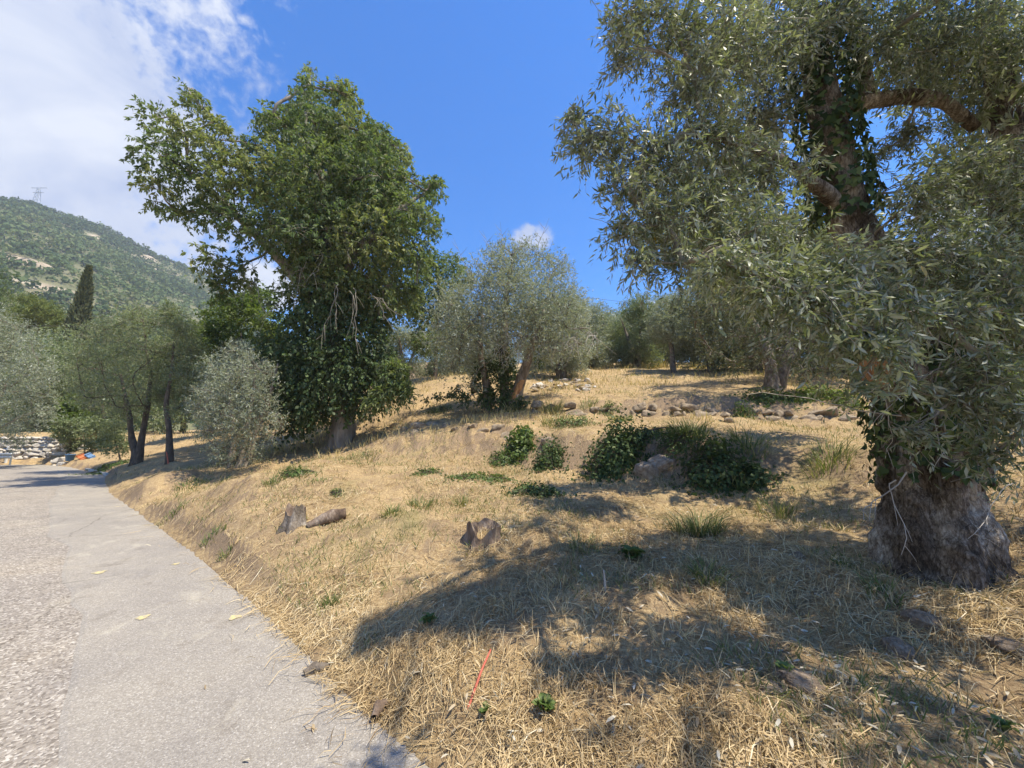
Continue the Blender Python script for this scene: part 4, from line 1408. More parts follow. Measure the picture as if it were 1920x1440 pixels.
def leafy(name, label, cat, rows, Y, base, mat, seed, ntw, npl=10, tl=0.45, Ln=0.12, W=0.06, bark=BARK_DARK, trunk=None, rt=0.14, depth=0.8, up=0.2, droop=0.3, group=None, shape='kite'):
    b = np.asarray(base, float)
    rr_ = [(px, py, rp, (depth if i % 2 else -depth) * (0.5 + 0.5 * math.sin(i * 2.3) ** 2)) for i, (px, py, rp) in enumerate(rows)]
    lob = px_lobes(rr_, Y)
    t = thing(name, label, cat, b, group)
    top = lob[:, :3].mean(0)
    tr = np.array([b + (0, 0, -0.2), b * 0.6 + top * 0.4, top]) if trunk is None else np.asarray(trunk)
    trunk_part(tr, np.linspace(rt, rt * 0.25, len(tr)), bark, t, b, k=16, sides=8, amp=0.12, seed=seed, freq=3)
    branch_part(lob, tr, rt * 0.35, bark, t, b, seed=seed, sub=4, rsub=0.012)
    sp = sprays(lob, ntw, tl, npl, Ln, W, seed=seed + 1, out=0.7, up=up, droop=droop, ldroop=0.2, shell=0.4)
    crown_part('crown', sp, mat, t, b, shape)
    return t


def build_background():
    # bright broadleaf behind the olive bush
    leafy('broadleaf_tree', 'bright green broadleaf tree peeping out between the silver bush and the tallest tree', 'tree',
          [(380, 625, 26), (415, 600, 34), (455, 580, 34), (490, 560, 30), (400, 660, 26), (440, 640, 36), (500, 610, 36), (510, 660, 26), (505, 700, 20), (470, 560, 24), (420, 565, 18), (520, 640, 22), (360, 650, 16)], 23.5, base_at(460, 815, 23.5), BRIGHT, 210, 2000, Ln=0.19, W=0.095)
    leafy('broadleaf_tree', 'dark green round tree top showing right of the tallest tree', 'tree',
          [(815, 495, 26), (850, 500, 26), (790, 530, 40), (840, 545, 40), (875, 520, 18), (810, 590, 40), (770, 580, 30), (860, 590, 26), (800, 640, 30)], 23.0, base_at(815, 730, 23), BIGLEAF, 220, 2000, Ln=0.17, W=0.08)
    # bushes on the bank over the stone wall
    leafy('hedge_bush', 'dark green bush on top of the white stone wall', 'bush', [(120, 815, 14), (150, 800, 20), (185, 800, 22), (150, 825, 14), (175, 830, 12), (205, 815, 16), (125, 795, 16), (135, 838, 8)], 24.5, base_at(160, 850, 24.5), OLIVE_DARK, 230, 1200, Ln=0.14, W=0.06, rt=0.06, up=0.3)
    leafy('hedge_bush', 'bright lime-green sapling rising behind the stone wall', 'bush', [(128, 770, 14), (135, 750, 12), (120, 785, 14), (148, 780, 12), (125, 760, 9)], 25.5, base_at(130, 840, 25.5), BRIGHT, 235, 500, Ln=0.18, W=0.09, rt=0.05, up=0.6)
    leafy('hedge_bush', 'bare-stemmed straggly shrub at the roadside below the forked trunk', 'bush', [(215, 800, 16), (225, 825, 16), (205, 840, 12), (235, 840, 12), (195, 825, 12)], 19.0, base_at(228, 868, 19.0), OLIVE_DARK, 240, 420, Ln=0.11, W=0.04, rt=0.05, up=0.4)
    rowsd = [(60, 660, 40), (110, 650, 40), (100, 700, 50), (160, 690, 50), (220, 700, 50), (280, 720, 50), (340, 720, 50), (110, 755, 40), (180, 760, 44), (250, 770, 40), (320, 780, 36), (60, 760, 40), (20, 780, 40), (390, 740, 44), (400, 690, 40), (40, 700, 40), (-20, 740, 44), (80, 800, 30), (30, 815, 24)]
    for i, (a, b_, lab) in enumerate(((0, 6, 'dense dark holm oak behind the left edge olive'), (6, 12, 'dense dark holm oak behind the forked roadside tree'), (12, 19, 'dense dark holm oak behind the slim roadside tree'))):
        sub = [rowsd[k] for k in ((0, 1, 2, 15, 16, 11, 12, 17, 18), (3, 4, 7, 8, 9), (5, 6, 10, 13, 14))[i]]
        leafy('holm_oak', lab, 'tree', sub, 30.0 + i, base_at((70, 200, 340)[i], 840, 30.0 + i), OLIVE_DARK, 250 + i, 1700, Ln=0.24, W=0.09, tl=0.7, rt=0.22, depth=1.5)
    # cypress and pine in front of the hill
    Y = 46.0
    b = base_at(132, 690, Y)
    b[2] = P(132, 690, Y)[2]
    gz = float(H(b[0], b[1]))
    t = thing('cypress_tree', 'dark slender cypress standing before the wooded hillside', 'tree', (b[0], b[1], gz))
    o3 = np.array((b[0], b[1], gz))
    r = np.random.default_rng(70)
    topz = P(152, 502, Y)[2]
    hgt = topz - gz
    V, Fc = bark_tube([o3 + (0, 0, -0.3), o3 + (0.2, 0, hgt * 0.5), o3 + (0.3, 0, hgt * 0.96)], [0.25, 0.16, 0.04], k=12, sides=8)
    obj('trunk', make_mesh('trunk', V - o3, Fc, [BARK_DARK]), t)
    n = 8000
    z = r.uniform(0.06, 1.0, n) ** 0.85
    w = 1.9 * np.sin(np.clip(z * 1.02, 0, 1) ** 0.62 * math.pi) ** 0.75 * (0.55 + 0.55 * (1 - z)) + 0.12
    a = r.uniform(0, 2 * math.pi, n)
    w = w * 0.86 * (1 + 0.42 * vnoise(np.stack([np.cos(a) * 2, np.sin(a) * 2, z * 16], -1), 2)) * r.uniform(0.55, 1.08, n)
    c = o3 + np.stack([np.cos(a) * w + 0.3 * z, np.sin(a) * w, z * hgt], -1)
    d = nz(np.stack([np.cos(a) * 0.35, np.sin(a) * 0.35, np.full(n, 1.0)], -1) + r.normal(0, 0.25, (n, 3)))
    s = nz(np.cross(d, r.normal(0, 1, (n, 3))))
    Vl, Fl, rv = leaf_faces(c, d, s, r.uniform(0.3, 0.6, n), r.uniform(0.12, 0.22, n), r.uniform(0, 1, n))
    cw = obj('crown', make_mesh('crown', Vl - o3, Fl, [CYP], rv), t)
    cw['kind'] = 'stuff'
    leafy('pine_tree', 'yellow-green rounded pine left of the cypress', 'tree', [(80, 580, 22), (55, 585, 20), (100, 590, 16), (70, 565, 14), (40, 600, 22), (85, 605, 24), (110, 605, 10), (48, 560, 10)], 48.0, base_at(75, 700, 48), PINE, 260, 1900, Ln=0.30, W=0.07, tl=0.7, npl=9, rt=0.2, depth=1.2)
    leafy('pine_tree', 'darker spreading pine at the left edge below the rock scars', 'tree', [(10, 545, 24), (-20, 560, 30), (25, 570, 18), (-10, 590, 30), (-60, 560, 40), (-40, 600, 40), (10, 520, 14)], 55.0, base_at(-20, 700, 55), HILLTREE, 265, 1500, Ln=0.32, W=0.09, tl=0.7, npl=9, rt=0.2, depth=1.2)
    # ---- olives of the upper terraces: three built forms, placed singly
    forms = []
    for k in range(3):
        r = np.random.default_rng(300 + k)
        lob = np.concatenate([round_lobes((0, 0, 2.6), 1.9, 1.9, 1.5, 15, 0.78, 310 + k), round_lobes((0, 0, 1.0), 1.9, 1.9, 0.6, 10, 0.62, 316 + k)])
        st = [(np.array([(0.1 * dx, 0.1 * dy, -0.3), (0.18 * dx, 0.15 * dy, 0.8), (0.5 * dx, 0.4 * dy, 1.8), (0.9 * dx, 0.7 * dy, 3.0)]), [0.17, 0.13, 0.10, 0.03]) for dx, dy in (((1, 0.3), (-1, 0.2), (0.1, -1)), ((0.4, 0.2), (-0.6, -0.2)), ((0.9, 0.5), (-0.8, 0.1)))[k]]
        forms.append((lob, st))
    mats = (OLIVE_FAR, OLIVE_FAR, OLIVE_DARK)
    meshes = []
    for k, (lob, st) in enumerate(forms):
        sp = sprays(lob, 3300, 0.5, 9, 0.14, 0.038, seed=320 + k, out=0.6, up=0.4, droop=0.15, ldroop=0, shell=0.42, spread=0.65, per_lobe=0.25)
        V, Fc, rv = leaf_faces(sp['base'], sp['d'], sp['s'], sp['L'], sp['W'], sp['rnd'])
        cme = make_mesh('crown', V, Fc, [mats[k]], rv)
        tms = []
        for i, (pts, rad) in enumerate(st):
            V, Fc = bark_tube(pts, rad, k=14, sides=9, amp=0.15, seed=330 + k * 5 + i, freq=4, flare=0.3)
            tms.append(make_mesh('trunk', V, Fc, [BARK_OLIVE], smooth=True))
        b_, br, s_, sr = limbs(lob, np.concatenate([spline(p, 8)[3:] for p, _ in st]), 0.045, 340 + k, 4, 0.012)
        g = Geo()
        for q, w in ((b_, br), (s_, sr)):
            V, Fq = tubes(q, w, 4)
            g.add(V, Fq)
        bme = g.mesh('branches', [BARK_OLIVE])
        meshes.append((cme, tms, bme))
    spots = [  # px, py, Y, form, scale, rotation, label
        (1052, 694, 21.0, 0, 1.10, 0.4, 'grey olive with three leaning dark stems behind the right side of the central olive'),
        (1175, 682, 31.0, 1, 1.15, 1.9, 'hazy grey olive low between the central olive and the slim-trunked one'),
        (1120, 676, 38.0, 2, 1.25, 0.2, 'far greener olive on the skyline just right of the central olive'),
        (1215, 672, 40.0, 0, 1.3, 2.6, 'far pale olive on the skyline under the small white cloud'),
        (1300, 680, 30.0, 1, 1.35, 3.3, 'grey olive behind the slim straight trunk'),
        (1338, 668, 27.0, 0, 0.95, 5.0, 'little olive with twisted forked orange-lit trunk on the upper terrace'),
        (1390, 680, 34.0, 2, 1.5, 0.9, 'greener olive far behind the big dark olive on the right'),
        (760, 690, 27.0, 0, 1.0, 4.2, 'grey olive in the gap between the tallest tree and the central olive'),
        (705, 690, 30.0, 1, 1.2, 1.1, 'olive partly hidden behind the right flank of the tallest tree'),
        (830, 684, 33.0, 2, 1.35, 2.2, 'dull green olive behind the left side of the central olive'),
        (920, 682, 36.0, 1, 1.4, 5.5, 'olive far behind the middle of the central olive'),
        (1010, 680, 42.0, 0, 1.4, 0.7, 'farthest olive on the skyline behind the central olive'),
        (1530, 700, 19.0, 2, 1.35, 3.8, 'olive behind the right shoulder of the big dark olive'),
        (1640, 702, 17.0, 0, 1.3, 2.9, 'olive glimpsed through the near foliage left of the near trunk'),
        (1780, 705, 15.0, 1, 1.35, 1.3, 'olive behind the near ivy-wrapped trunk'),
        (1905, 715, 13.0, 2, 1.15, 0.1, 'green olive at the right edge behind the near trunk'),
        (560, 800, 27.0, 2, 1.2, 4.9, 'olive in the shade behind the trunk of the tallest tree'),
        (1335, 688, 21.0, 1, 1.35, 0.3, 'tall grey olive between the slim trunk and the big dark olive'),
        (1410, 690, 20.0, 2, 1.6, 5.2, 'tall green olive rising behind the left half of the big dark olive'),
        (1195, 680, 27.0, 2, 1.25, 2.0, 'bushy grey-green olive left of the slim straight trunk'),
        (1105, 682, 27.0, 0, 1.2, 5.9, 'round grey olive filling the gap right of the central olive'),
        (1080, 684, 34.0, 1, 1.3, 3.0, 'pale olive half hidden right behind the central olive stems'),
        (1250, 674, 36.0, 2, 1.25, 4.4, 'distant green olive behind the slim straight trunk'),
        (1350, 676, 42.0, 0, 1.5, 1.7, 'distant grey olive above the little twisted one'),
        (1150, 668, 46.0, 0, 1.5, 3.9, 'most distant grey olive in the dip of the skyline'),
        (870, 690, 29.0, 0, 1.1, 0.9, 'grey olive low behind the left skirts of the central olive'),
        (440, 806, 26.0, 1, 1.2, 2.4, 'olive behind the silver bush on the lower field'),
    ]
    for px, py, Y, k, sc, rz, lab in spots:
        b = base_at(px, py, Y)
        t = thing('olive_tree', lab, 'tree', b, 'olive trees of the upper terraces', rz)
        t.scale = (sc, sc, sc * (1 + 0.06 * math.sin(px)))
        cme, tms, bme = meshes[k]
        for me_ in tms:
            obj('trunk', me_, t)
        o = obj('branches', bme, t)
        o['kind'] = 'stuff'
        o = obj('crown', cme, t)
        o['kind'] = 'stuff'
    # slim straight-trunked olive
    Y = 21.5
    b = base_at(1263, 694, Y)
    rows = [(1255, 575, 26), (1235, 600, 26), (1280, 590, 28), (1262, 620, 28), (1225, 625, 18), (1295, 625, 24), (1245, 640, 18), (1275, 560, 18), (1310, 600, 18), (1240, 565, 14)]
    lob = px_lobes([(px, py, rp, (-0.7 if i % 2 else 0.7)) for i, (px, py, rp) in enumerate(rows)], Y)
    olive('olive_tree', 'slim olive with straight bare trunk in long golden grass on the upper terrace', 'tree', b, lob, [(np.array([b + (0, 0, -0.2), P(1260, 660, Y), P(1255, 620, Y), P(1262, 570, Y)]), [0.15, 0.13, 0.11, 0.04])], OLIVE_FAR, 350, 2300, Ln=0.12, W=0.03, tl=0.5, r0=0.05, up=0.4, twig_every=0)
    # big dark olive right of centre
    Y = 13.6
    b = base_at(1440, 716, Y)
    rows = [(1310, 545, 34), (1345, 510, 40), (1390, 480, 44), (1440, 465, 44), (1500, 470, 50), (1560, 490, 50), (1620, 520, 50), (1305, 590, 30), (1345, 580, 44), (1400, 560, 50), (1460, 560, 54), (1530, 570, 54), (1590, 590, 44), (1380, 630, 40), (1340, 640, 26), (1440, 630, 46), (1510, 640, 44), (1570, 650, 36), (1410, 670, 26), (1470, 680, 28), (1530, 690, 22), (1330, 668, 22), (1375, 685, 20), (1560, 685, 26), (1500, 705, 16), (1300, 630, 18)]
    full = []
    for px, py, rp in rows:
        q = min(1, math.hypot((px - 1460) / 170, (py - 580) / 140))
        d = math.sqrt(1 - q * q) * 2.2
        full.append((px, py, rp, -d))
        full.append((px + 8, py - 8, rp, d))
    lob = px_lobes(full, Y)
    st = [(np.array([b + (0.1, 0, -0.2), P(1446, 685, Y), P(1430, 640, Y), P(1400, 580, Y)]), [0.26, 0.2, 0.15, 0.06]), (np.array([b + (0.4, 0.2, -0.2), P(1475, 675, Y), P(1495, 600, Y), P(1500, 540, Y)]), [0.22, 0.17, 0.12, 0.05])]
    olive('olive_tree', 'big dark spreading olive shading the ground right of the centre', 'tree', b, lob, st, OLIVE_SHADED, 370, 5600, Ln=0.105, W=0.034, npl=10, tl=0.45, r0=0.07, up=0.2)
    # overhead cables
    for (a, e, lab) in (((-200, 598, 40.0), (330, 607, 40.0), 'thin black overhead cable crossing below the cypress'), ((1040, 548, 60.0), (1330, 576, 60.0), 'thin overhead wire above the far olives')):
        p0, p1 = P(*a), P(*e)
        k = 14
        tt = np.linspace(0, 1, k)[:, None]
        pth = p0 + (p1 - p0) * tt
        pth[:, 2] -= 0.5 * (1 - (2 * tt[:, 0] - 1) ** 2)
        V, Fq = tubes(pth[None], np.full((1, k), 0.022), 4)
        c = tag(obj('overhead_cable', make_mesh('overhead_cable', V - p0, Fq, [DARKMETAL]), None, tuple(p0)), lab, 'cable')


build_tall_tree()
build_mid_olive()
build_shrub_olive()
build_left_trees()
build_background()
#PART4


# ------------------------------------------------------------------ the near olive
def unit_leaf_mesh(name, mat, shape, value, curl=0.12):
    V, Fc, rv = leaf_faces(np.zeros((1, 3)), np.array([[0, 1.0, 0]]), np.array([[1.0, 0, 0]]), np.ones(1), np.ones(1), np.full(1, value), shape, 0.0)
    V = V.copy()
    V[:, 2] = 0.05 * np.sin(V[:, 1] * 3.1) - curl * V[:, 1] ** 2
    return make_mesh(name, V, Fc, [mat], rv)


def leaf_objects(sp, ids, parent, origin, mat, shape, name='leaf'):
    meshes = [unit_leaf_mesh(name, mat, shape, v) for v in np.linspace(0.04, 0.99, 8)]
    for i in ids:
        d, s = sp['d'][i], sp['s'][i]
        n = np.cross(s, d)
        M = Matrix(((s[0] * sp['W'][i], d[0] * sp['L'][i], n[0] * sp['L'][i], sp['base'][i][0] - origin[0]), (s[1] * sp['W'][i], d[1] * sp['L'][i], n[1] * sp['L'][i], sp['base'][i][1] - origin[1]),
                    (s[2] * sp['W'][i], d[2] * sp['L'][i], n[2] * sp['L'][i], sp['base'][i][2] - origin[2]), (0, 0, 0, 1)))
        o = obj(name, meshes[min(7, int(sp['rnd'][i] * 8))], parent)
        o.matrix_local = M


def to_px(p):
    th = R(PITCH)
    q = np.asarray(p) - np.array((0, 0, CAM_Z))
    f = q[:, 1] * math.cos(th) + q[:, 2] * math.sin(th)
    u = -q[:, 1] * math.sin(th) + q[:, 2] * math.cos(th)
    f = np.maximum(f, 1e-3)
    return 960 + F * q[:, 0] / f, 720 - F * u / f, f


def build_near_olive():
    Y = 3.35
    b = base_at(1755, 1055, Y)
    t = thing('olive_tree', 'near gnarled old olive with massive trunk filling the right side', 'tree', b)
    V, Fc = bark_tube([b + (0, 0, -0.25), b + (0.0, 0, 0.05), P(1752, 960, Y), P(1750, 860, Y), P(1742, 760, Y), P(1735, 680, Y), P(1740, 620, Y)], [0.31, 0.285, 0.26, 0.255, 0.27, 0.27, 0.18], k=150, sides=110, amp=0.20, seed=9, freq=3.6, flare=0.30, ridge=0.32)
    V = V + 0.022 * fbm(V * (1, 1, 0.5), 15, 4, 4, 0.6)[:, None] * nz(V - np.array((b[0], b[1], 0)) * (1, 1, 0) - V * (0, 0, 1))
    obj('trunk', make_mesh('trunk', V - b, Fc, [BARK_OLD], smooth=True), t)
    limbs_ = [
        ([P(1735, 700, Y), P(1690, 600, Y), P(1630, 500, Y), P(1588, 400, Y), P(1560, 300, Y - 0.05), P(1545, 200, Y - 0.1), P(1520, 60, Y - 0.15), P(1480, -120, Y - 0.2)], [0.26, 0.20, 0.17, 0.16, 0.16, 0.14, 0.11, 0.06]),
        ([P(1560, 215, Y - 0.05), P(1620, 190, Y - 0.1), P(1700, 180, Y - 0.1), P(1770, 190, Y - 0.05), P(1830, 240, Y)], [0.085, 0.07, 0.065, 0.06, 0.04]),
        ([P(1755, 690, Y), P(1830, 590, Y + 0.1), P(1885, 470, Y + 0.1), P(1900, 330, Y), P(1880, 160, Y - 0.1), P(1840, -60, Y - 0.2)], [0.24, 0.18, 0.15, 0.14, 0.11, 0.05]),
        ([P(1625, 180, Y - 0.1), P(1612, 90, Y - 0.15), P(1600, 0, Y - 0.2), P(1560, -120, Y - 0.3)], [0.06, 0.06, 0.05, 0.03]),
        ([P(1590, 400, Y), P(1500, 320, Y - 0.4), P(1400, 270, Y - 0.6), P(1290, 250, Y - 0.8)], [0.08, 0.05, 0.035, 0.015]),
        ([P(1500, 0, Y), P(1380, -60, Y - 0.4), P(1270, -60, Y - 0.7)], [0.07, 0.045, 0.02]),
    ]
    for i, (pts, rad) in enumerate(limbs_):
        V, Fc = bark_tube(pts, rad, k=40, sides=18, amp=0.16, seed=20 + i, freq=5)
        obj('limb', make_mesh('limb', V - b, Fc, [BARK_OLD], smooth=True), t)
    # sawn stub on the left of the fork
    V, Fc = bark_tube([P(1712, 712, Y - 0.05), P(1672, 700, Y - 0.28), P(1645, 692, Y - 0.42)], [0.17, 0.15, 0.135], k=16, sides=24, amp=0.10, seed=41, freq=6, cap=False)
    st = obj('sawn_stub', make_mesh('sawn_stub', V - b, Fc, [BARK_OLD], smooth=True), t)
    ring = V.reshape(16, 24, 3)[-1]
    c = ring.mean(0)
    Vc = np.concatenate([ring, c + (ring - c) * 0.5, [c]])
    i = np.arange(24)
    obj('cut_face', make_mesh('cut_face', Vc - b, [np.stack([i, (i + 1) % 24, 24 + (i + 1) % 24, 24 + i], -1), np.stack([24 + i, 24 + (i + 1) % 24, np.full(24, 48)], -1)], [BARK_CUT]), st)
    # crown
    rows = [(1185, 30, 2.45, 0.24), (1165, 95, 2.4, 0.14), (1270, 60, 2.6, 0.36), (1360, 100, 2.7, 0.42), (1300, 150, 2.55, 0.25), (1450, 70, 2.9, 0.45), (1550, 30, 3.0, 0.4), (1670, 60, 2.9, 0.42), (1780, 60, 2.9, 0.45), (1890, 80, 3.0, 0.45),
            (1075, 215, 2.45, 0.10), (1095, 262, 2.45, 0.12), (1150, 250, 2.5, 0.22), (1235, 290, 2.6, 0.32), (1330, 260, 2.7, 0.36), (1180, 350, 2.5, 0.2), (1160, 430, 2.5, 0.12), (1240, 410, 2.55, 0.26), (1330, 390, 2.7, 0.3), (1430, 330, 2.9, 0.36), (1200, 490, 2.5, 0.13), (1275, 480, 2.5, 0.15),
            (1420, 440, 2.5, 0.28), (1360, 490, 2.1, 0.16), (1450, 520, 2.1, 0.22), (1520, 560, 2.1, 0.22), (1560, 500, 2.3, 0.26), (1590, 610, 2.2, 0.2), (1640, 640, 2.2, 0.18), (1655, 560, 2.3, 0.20), (1600, 720, 2.25, 0.10),
            (1725, 370, 2.8, 0.26), (1810, 320, 2.9, 0.32), (1700, 470, 2.7, 0.26), (1790, 480, 2.7, 0.36), (1890, 420, 2.9, 0.36), (1880, 560, 2.6, 0.32), (1780, 590, 2.4, 0.22), (1850, 690, 2.4, 0.24), (1910, 780, 2.4, 0.22), (1690, 700, 2.5, 0.10), (1800, 740, 2.5, 0.16), (1715, 810, 2.55, 0.10), (1860, 850, 2.5, 0.12),
            (1430, 215, 3.2, 0.30), (1640, 290, 3.5, 0.16), (1700, 250, 3.4, 0.16), (1480, 440, 3.9, 0.36), (1850, 200, 3.6, 0.40), (1950, 300, 3.0, 0.5), (1960, 600, 2.9, 0.45), (1750, 130, 3.5, 0.45)]
    lob = []
    for px, py, y, r_ in rows:
        c = P(px, py, y)
        lob.append((c[0], c[1], c[2], r_, r_, r_ * 0.9))
    # the part of the crown above and beside the frame, whose shade falls on the bank and the road
    for c in ((1.5, 1.15, 5.2, 0.34), (2.7, 1.0, 5.0, 0.42), (3.6, 0.9, 4.8, 0.55), (4.7, 0.5, 4.6, 0.6), (3.0, 0.1, 4.6, 0.45), (3.1, 2.7, 5.9, 0.7), (2.0, 3.1, 5.9, 0.55), (2.6, 3.9, 6.1, 0.75), (4.2, 3.6, 5.9, 0.9), (4.8, 2.6, 4.9, 0.9), (3.8, 1.4, 4.6, 0.7), (5.9, 4.4, 4.9, 0.8), (3.9, 2.7, 5.7, 0.6), (5.1, 3.6, 5.6, 0.7), (3.2, 5.0, 5.6, 0.65), (3.2, 1.8, 4.9, 0.5), (4.2, 1.9, 5.0, 0.6), (5.0, 1.2, 4.4, 0.7),
              (5.0, 5.7, 4.2, 0.6), (4.4, 6.3, 5.0, 0.9), (5.4, 3.2, 3.6, 0.8), (5.8, 6.6, 5.0, 0.9), (3.4, 6.3, 5.3, 0.6), (2.5, 6.1, 5.0, 0.5), (4.2, 7.4, 5.2, 0.7), (5.4, 7.9, 5.0, 0.8), (2.5, 5.2, 5.2, 0.5), (6.6, 7.6, 4.6, 0.9)):
        lob.append((*c[:3], c[3], c[3], c[3] * 0.85))
    lob = np.array(lob)
    nvis = len(rows)
    tr = np.concatenate([spline(p, 12)[3:] for p, _ in limbs_])
    b_, br, s_, sr = [], [], [], []
    g = Geo()
    q, w, s_, sr = limbs(lob, tr, 0.034, 55, 8, 0.0055, 9)
    for a, r_, sd in ((q, w, 6), (s_, sr, 4)):
        V, Fq = tubes(a, r_, sd)
        g.add(V, Fq)
    o = obj('branches', g.mesh('branches', [TWIG], b, True), t)
    o['kind'] = 'stuff'
    sp = sprays(lob[:nvis], 7000, 0.30, 15, 0.058, 0.0140, seed=61, out=0.5, up=-0.05, droop=0.42, ldroop=0.05, shell=0.5, spread=0.6, per_lobe=0.28, flat=0.4, width_pow=1.7)
    px, py, f = to_px(sp['base'])
    sight = (px > 0) & (px < 1915) & (py > 2) & (py < 1440)
    # nothing hangs right in front of the lens
    clear = f > 1.45
    score = np.where(sight & clear, sp['L'] / f, 0)
    big = np.argsort(-score)[:300]
    rest = clear.copy()
    rest[big] = False
    twig_part('twigs', sp, TWIG, t, b, r0=0.0024, every=2, sides=3)
    crown_part('crown', sp, OLIVE, t, b, 'lance', 0.10, sel=np.where(rest & (f < 2.3) & (px > -50) & (py > -50))[0])
    s2 = sprays(lob[nvis:], 2300, 0.42, 12, 0.10, 0.032, seed=62, out=0.5, up=0.1, droop=0.3, ldroop=0.05, shell=0.8, spread=0.6, per_lobe=0.10, flat=0.8)
    back = lob[nvis:][lob[nvis:, 1] > 4.3]
    s3 = sprays(back, 1800, 0.45, 11, 0.13, 0.044, seed=63, out=0.5, up=0.1, droop=0.3, ldroop=0.05, shell=0.7, spread=0.6, per_lobe=0.10, flat=0.8)
    crown_part('back_crown', s3, OLIVE, t, b, 'kite')
    crown_part('rear_crown', s2, OLIVE, t, b, 'kite')
    crown_part('upper_crown', sp, OLIVE, t, b, 'kite', 0.10, sel=np.where(rest & ~((f < 2.3) & (px > -50) & (py > -50)))[0])
    leaf_objects(sp, big, t, b, OLIVE, 'lance')
    # thin bare shoots around the trunk
    r = np.random.default_rng(19)
    for (x0, y0, x1, y1, dy) in ((1764, 680, 1776, 860, -0.75), (1690, 780, 1400, 740, -0.5), (1700, 885, 1620, 975, -0.6), (1680, 900, 1690, 1040, -0.62), (1905, 905, 1815, 1010, -0.6), (1500, 600, 1440, 665, -1.0), (1880, 640, 1650, 790, -0.8), (1800, 770, 1920, 800, -0.7),
                                 (1620, 690, 1660, 860, -0.5), (1720, 560, 1800, 660, -0.9)):
        a, e = P(x0, y0, Y + dy), P(x1, y1, Y + dy - 0.1)
        v = e - a
        m = bezier(a, a + v * 0.3 + r.normal(0, 0.07, 3), a + v * 0.7 + r.normal(0, 0.07, 3), e, 10)
        m[1:-1] += r.normal(0, 0.006, (8, 3))
        pp, rd = [m], [np.linspace(0.0055, 0.0018, 10)]
        for q_ in (4, 6, 8):
            w_ = nz(v + r.normal(0, 0.5, 3) * np.linalg.norm(v)) * r.uniform(0.06, 0.16)
            pp.append(bezier(m[q_], m[q_] + w_ * 0.3, m[q_] + w_ * 0.7, m[q_] + w_ + (0, 0, -0.02), 10))
            rd.append(np.linspace(0.003, 0.001, 10))
        V, Fq = tubes(np.array(pp), np.array(rd), 4)
        obj('bare_shoot', make_mesh('bare_shoot', V - b, Fq, [TWIG_DEAD]), t)
    # ivy on the limb and on the trunk
    iv = thing('ivy_plant', 'glossy dark ivy wrapped round the near olive trunk and its left limb', 'ivy', b)
    p1 = spline(np.array(limbs_[0][0])[3:7], 30)
    p2 = spline(np.array([P(1748, 905, Y), P(1745, 850, Y), P(1742, 760, Y), P(1735, 680, Y), P(1700, 620, Y)]), 30)
    B, D, Sx, Ls, Rn = [], [], [], [], []
    for path, rad, n in ((p1, 0.24, 1500), (p2, 0.37, 1900)):
        k = r.integers(0, 30, n)
        tan = nz(np.gradient(path, axis=0))[k]
        u = r.normal(0, 1, (n, 3))
        u = nz(u - (u * tan).sum(1, keepdims=True) * tan)
        if rad > 0.3:                                             # thick on the left of the trunk, thin on the right
            keep = ((u[:, 0] < 0.3) | (r.uniform(0, 1, n) < 0.45)) & (r.uniform(0, 1, n) < 0.25 + k / 16.0)
            u, tan, k = u[keep], tan[keep], k[keep]
            n = len(k)
        rr_ = rad * (0.92 + 0.25 * r.uniform(0, 1, (n, 1)) + 0.12 * vnoise(path[k] * 5 + u * 2, 3)[:, None])
        c = path[k] + u * rr_ + tan * r.normal(0, 0.03, (n, 1))
        d = nz(np.array((0, 0, -1.0)) + u * 0.35 + r.normal(0, 0.4, (n, 3)))
        s = nz(np.cross(d, u + r.normal(0, 0.25, (n, 3))))
        B.append(c), D.append(d), Sx.append(s), Ls.append(r.uniform(0.045, 0.085, n)), Rn.append(r.uniform(0, 1, n) ** 1.5)
    sp = dict(base=np.concatenate(B), d=np.concatenate(D), s=np.concatenate(Sx), L=np.concatenate(Ls), rnd=np.concatenate(Rn))
    sp['W'] = sp['L'] * 0.95
    px, py, f = to_px(sp['base'])
    score = np.where((px < 1915) & (py > 2), sp['L'] / f, 0)
    big = np.argsort(-score)[:220]
    rest = np.ones(len(f), bool)
    rest[big] = False
    crown_part('foliage', sp, IVY, iv, b, 'lobed', sel=np.where(rest)[0])
    leaf_objects(sp, big, iv, b, IVY, 'lobed')
    stems = []
    for i in range(8):
        a = i * 0.8
        stems.append(spline(p2 + np.array((math.cos(a), math.sin(a), 0)) * 0.34 + np.random.default_rng(i).normal(0, 0.012, (30, 3)), 20))
    V, Fq = tubes(np.array(stems), np.full((8, 20), 0.010), 5)
    o = obj('stems', make_mesh('stems', V - b, Fq, [BARK_DARK]), iv)
    o['kind'] = 'stuff'
    return lob


# ------------------------------------------------------------------ stones, walls, stumps
def stone_mesh(seed, mat, name='stone', n=17, bevel=0.07, cube=0.5):
    """an angular broken stone: hull of scattered points, edges worn"""
    import bmesh
    r = np.random.default_rng(seed)
    u = nz(r.normal(0, 1, (n, 3)))
    m = np.max(np.abs(u), axis=1, keepdims=True)
    u = u / m ** cube * r.uniform(0.8, 1.0, (n, 1))
    bm = bmesh.new()
    for c in u:
        bm.verts.new(c)
    bmesh.ops.convex_hull(bm, input=bm.verts[:])
    bmesh.ops.delete(bm, geom=[v for v in bm.verts if not v.link_faces], context='VERTS')
    if bevel:
        bmesh.ops.bevel(bm, geom=bm.edges[:], offset=bevel, segments=1, affect='EDGES')
    me = bpy.data.meshes.new(name)
    bm.to_mesh(me)
    bm.free()
    me.materials.append(mat)
    return me


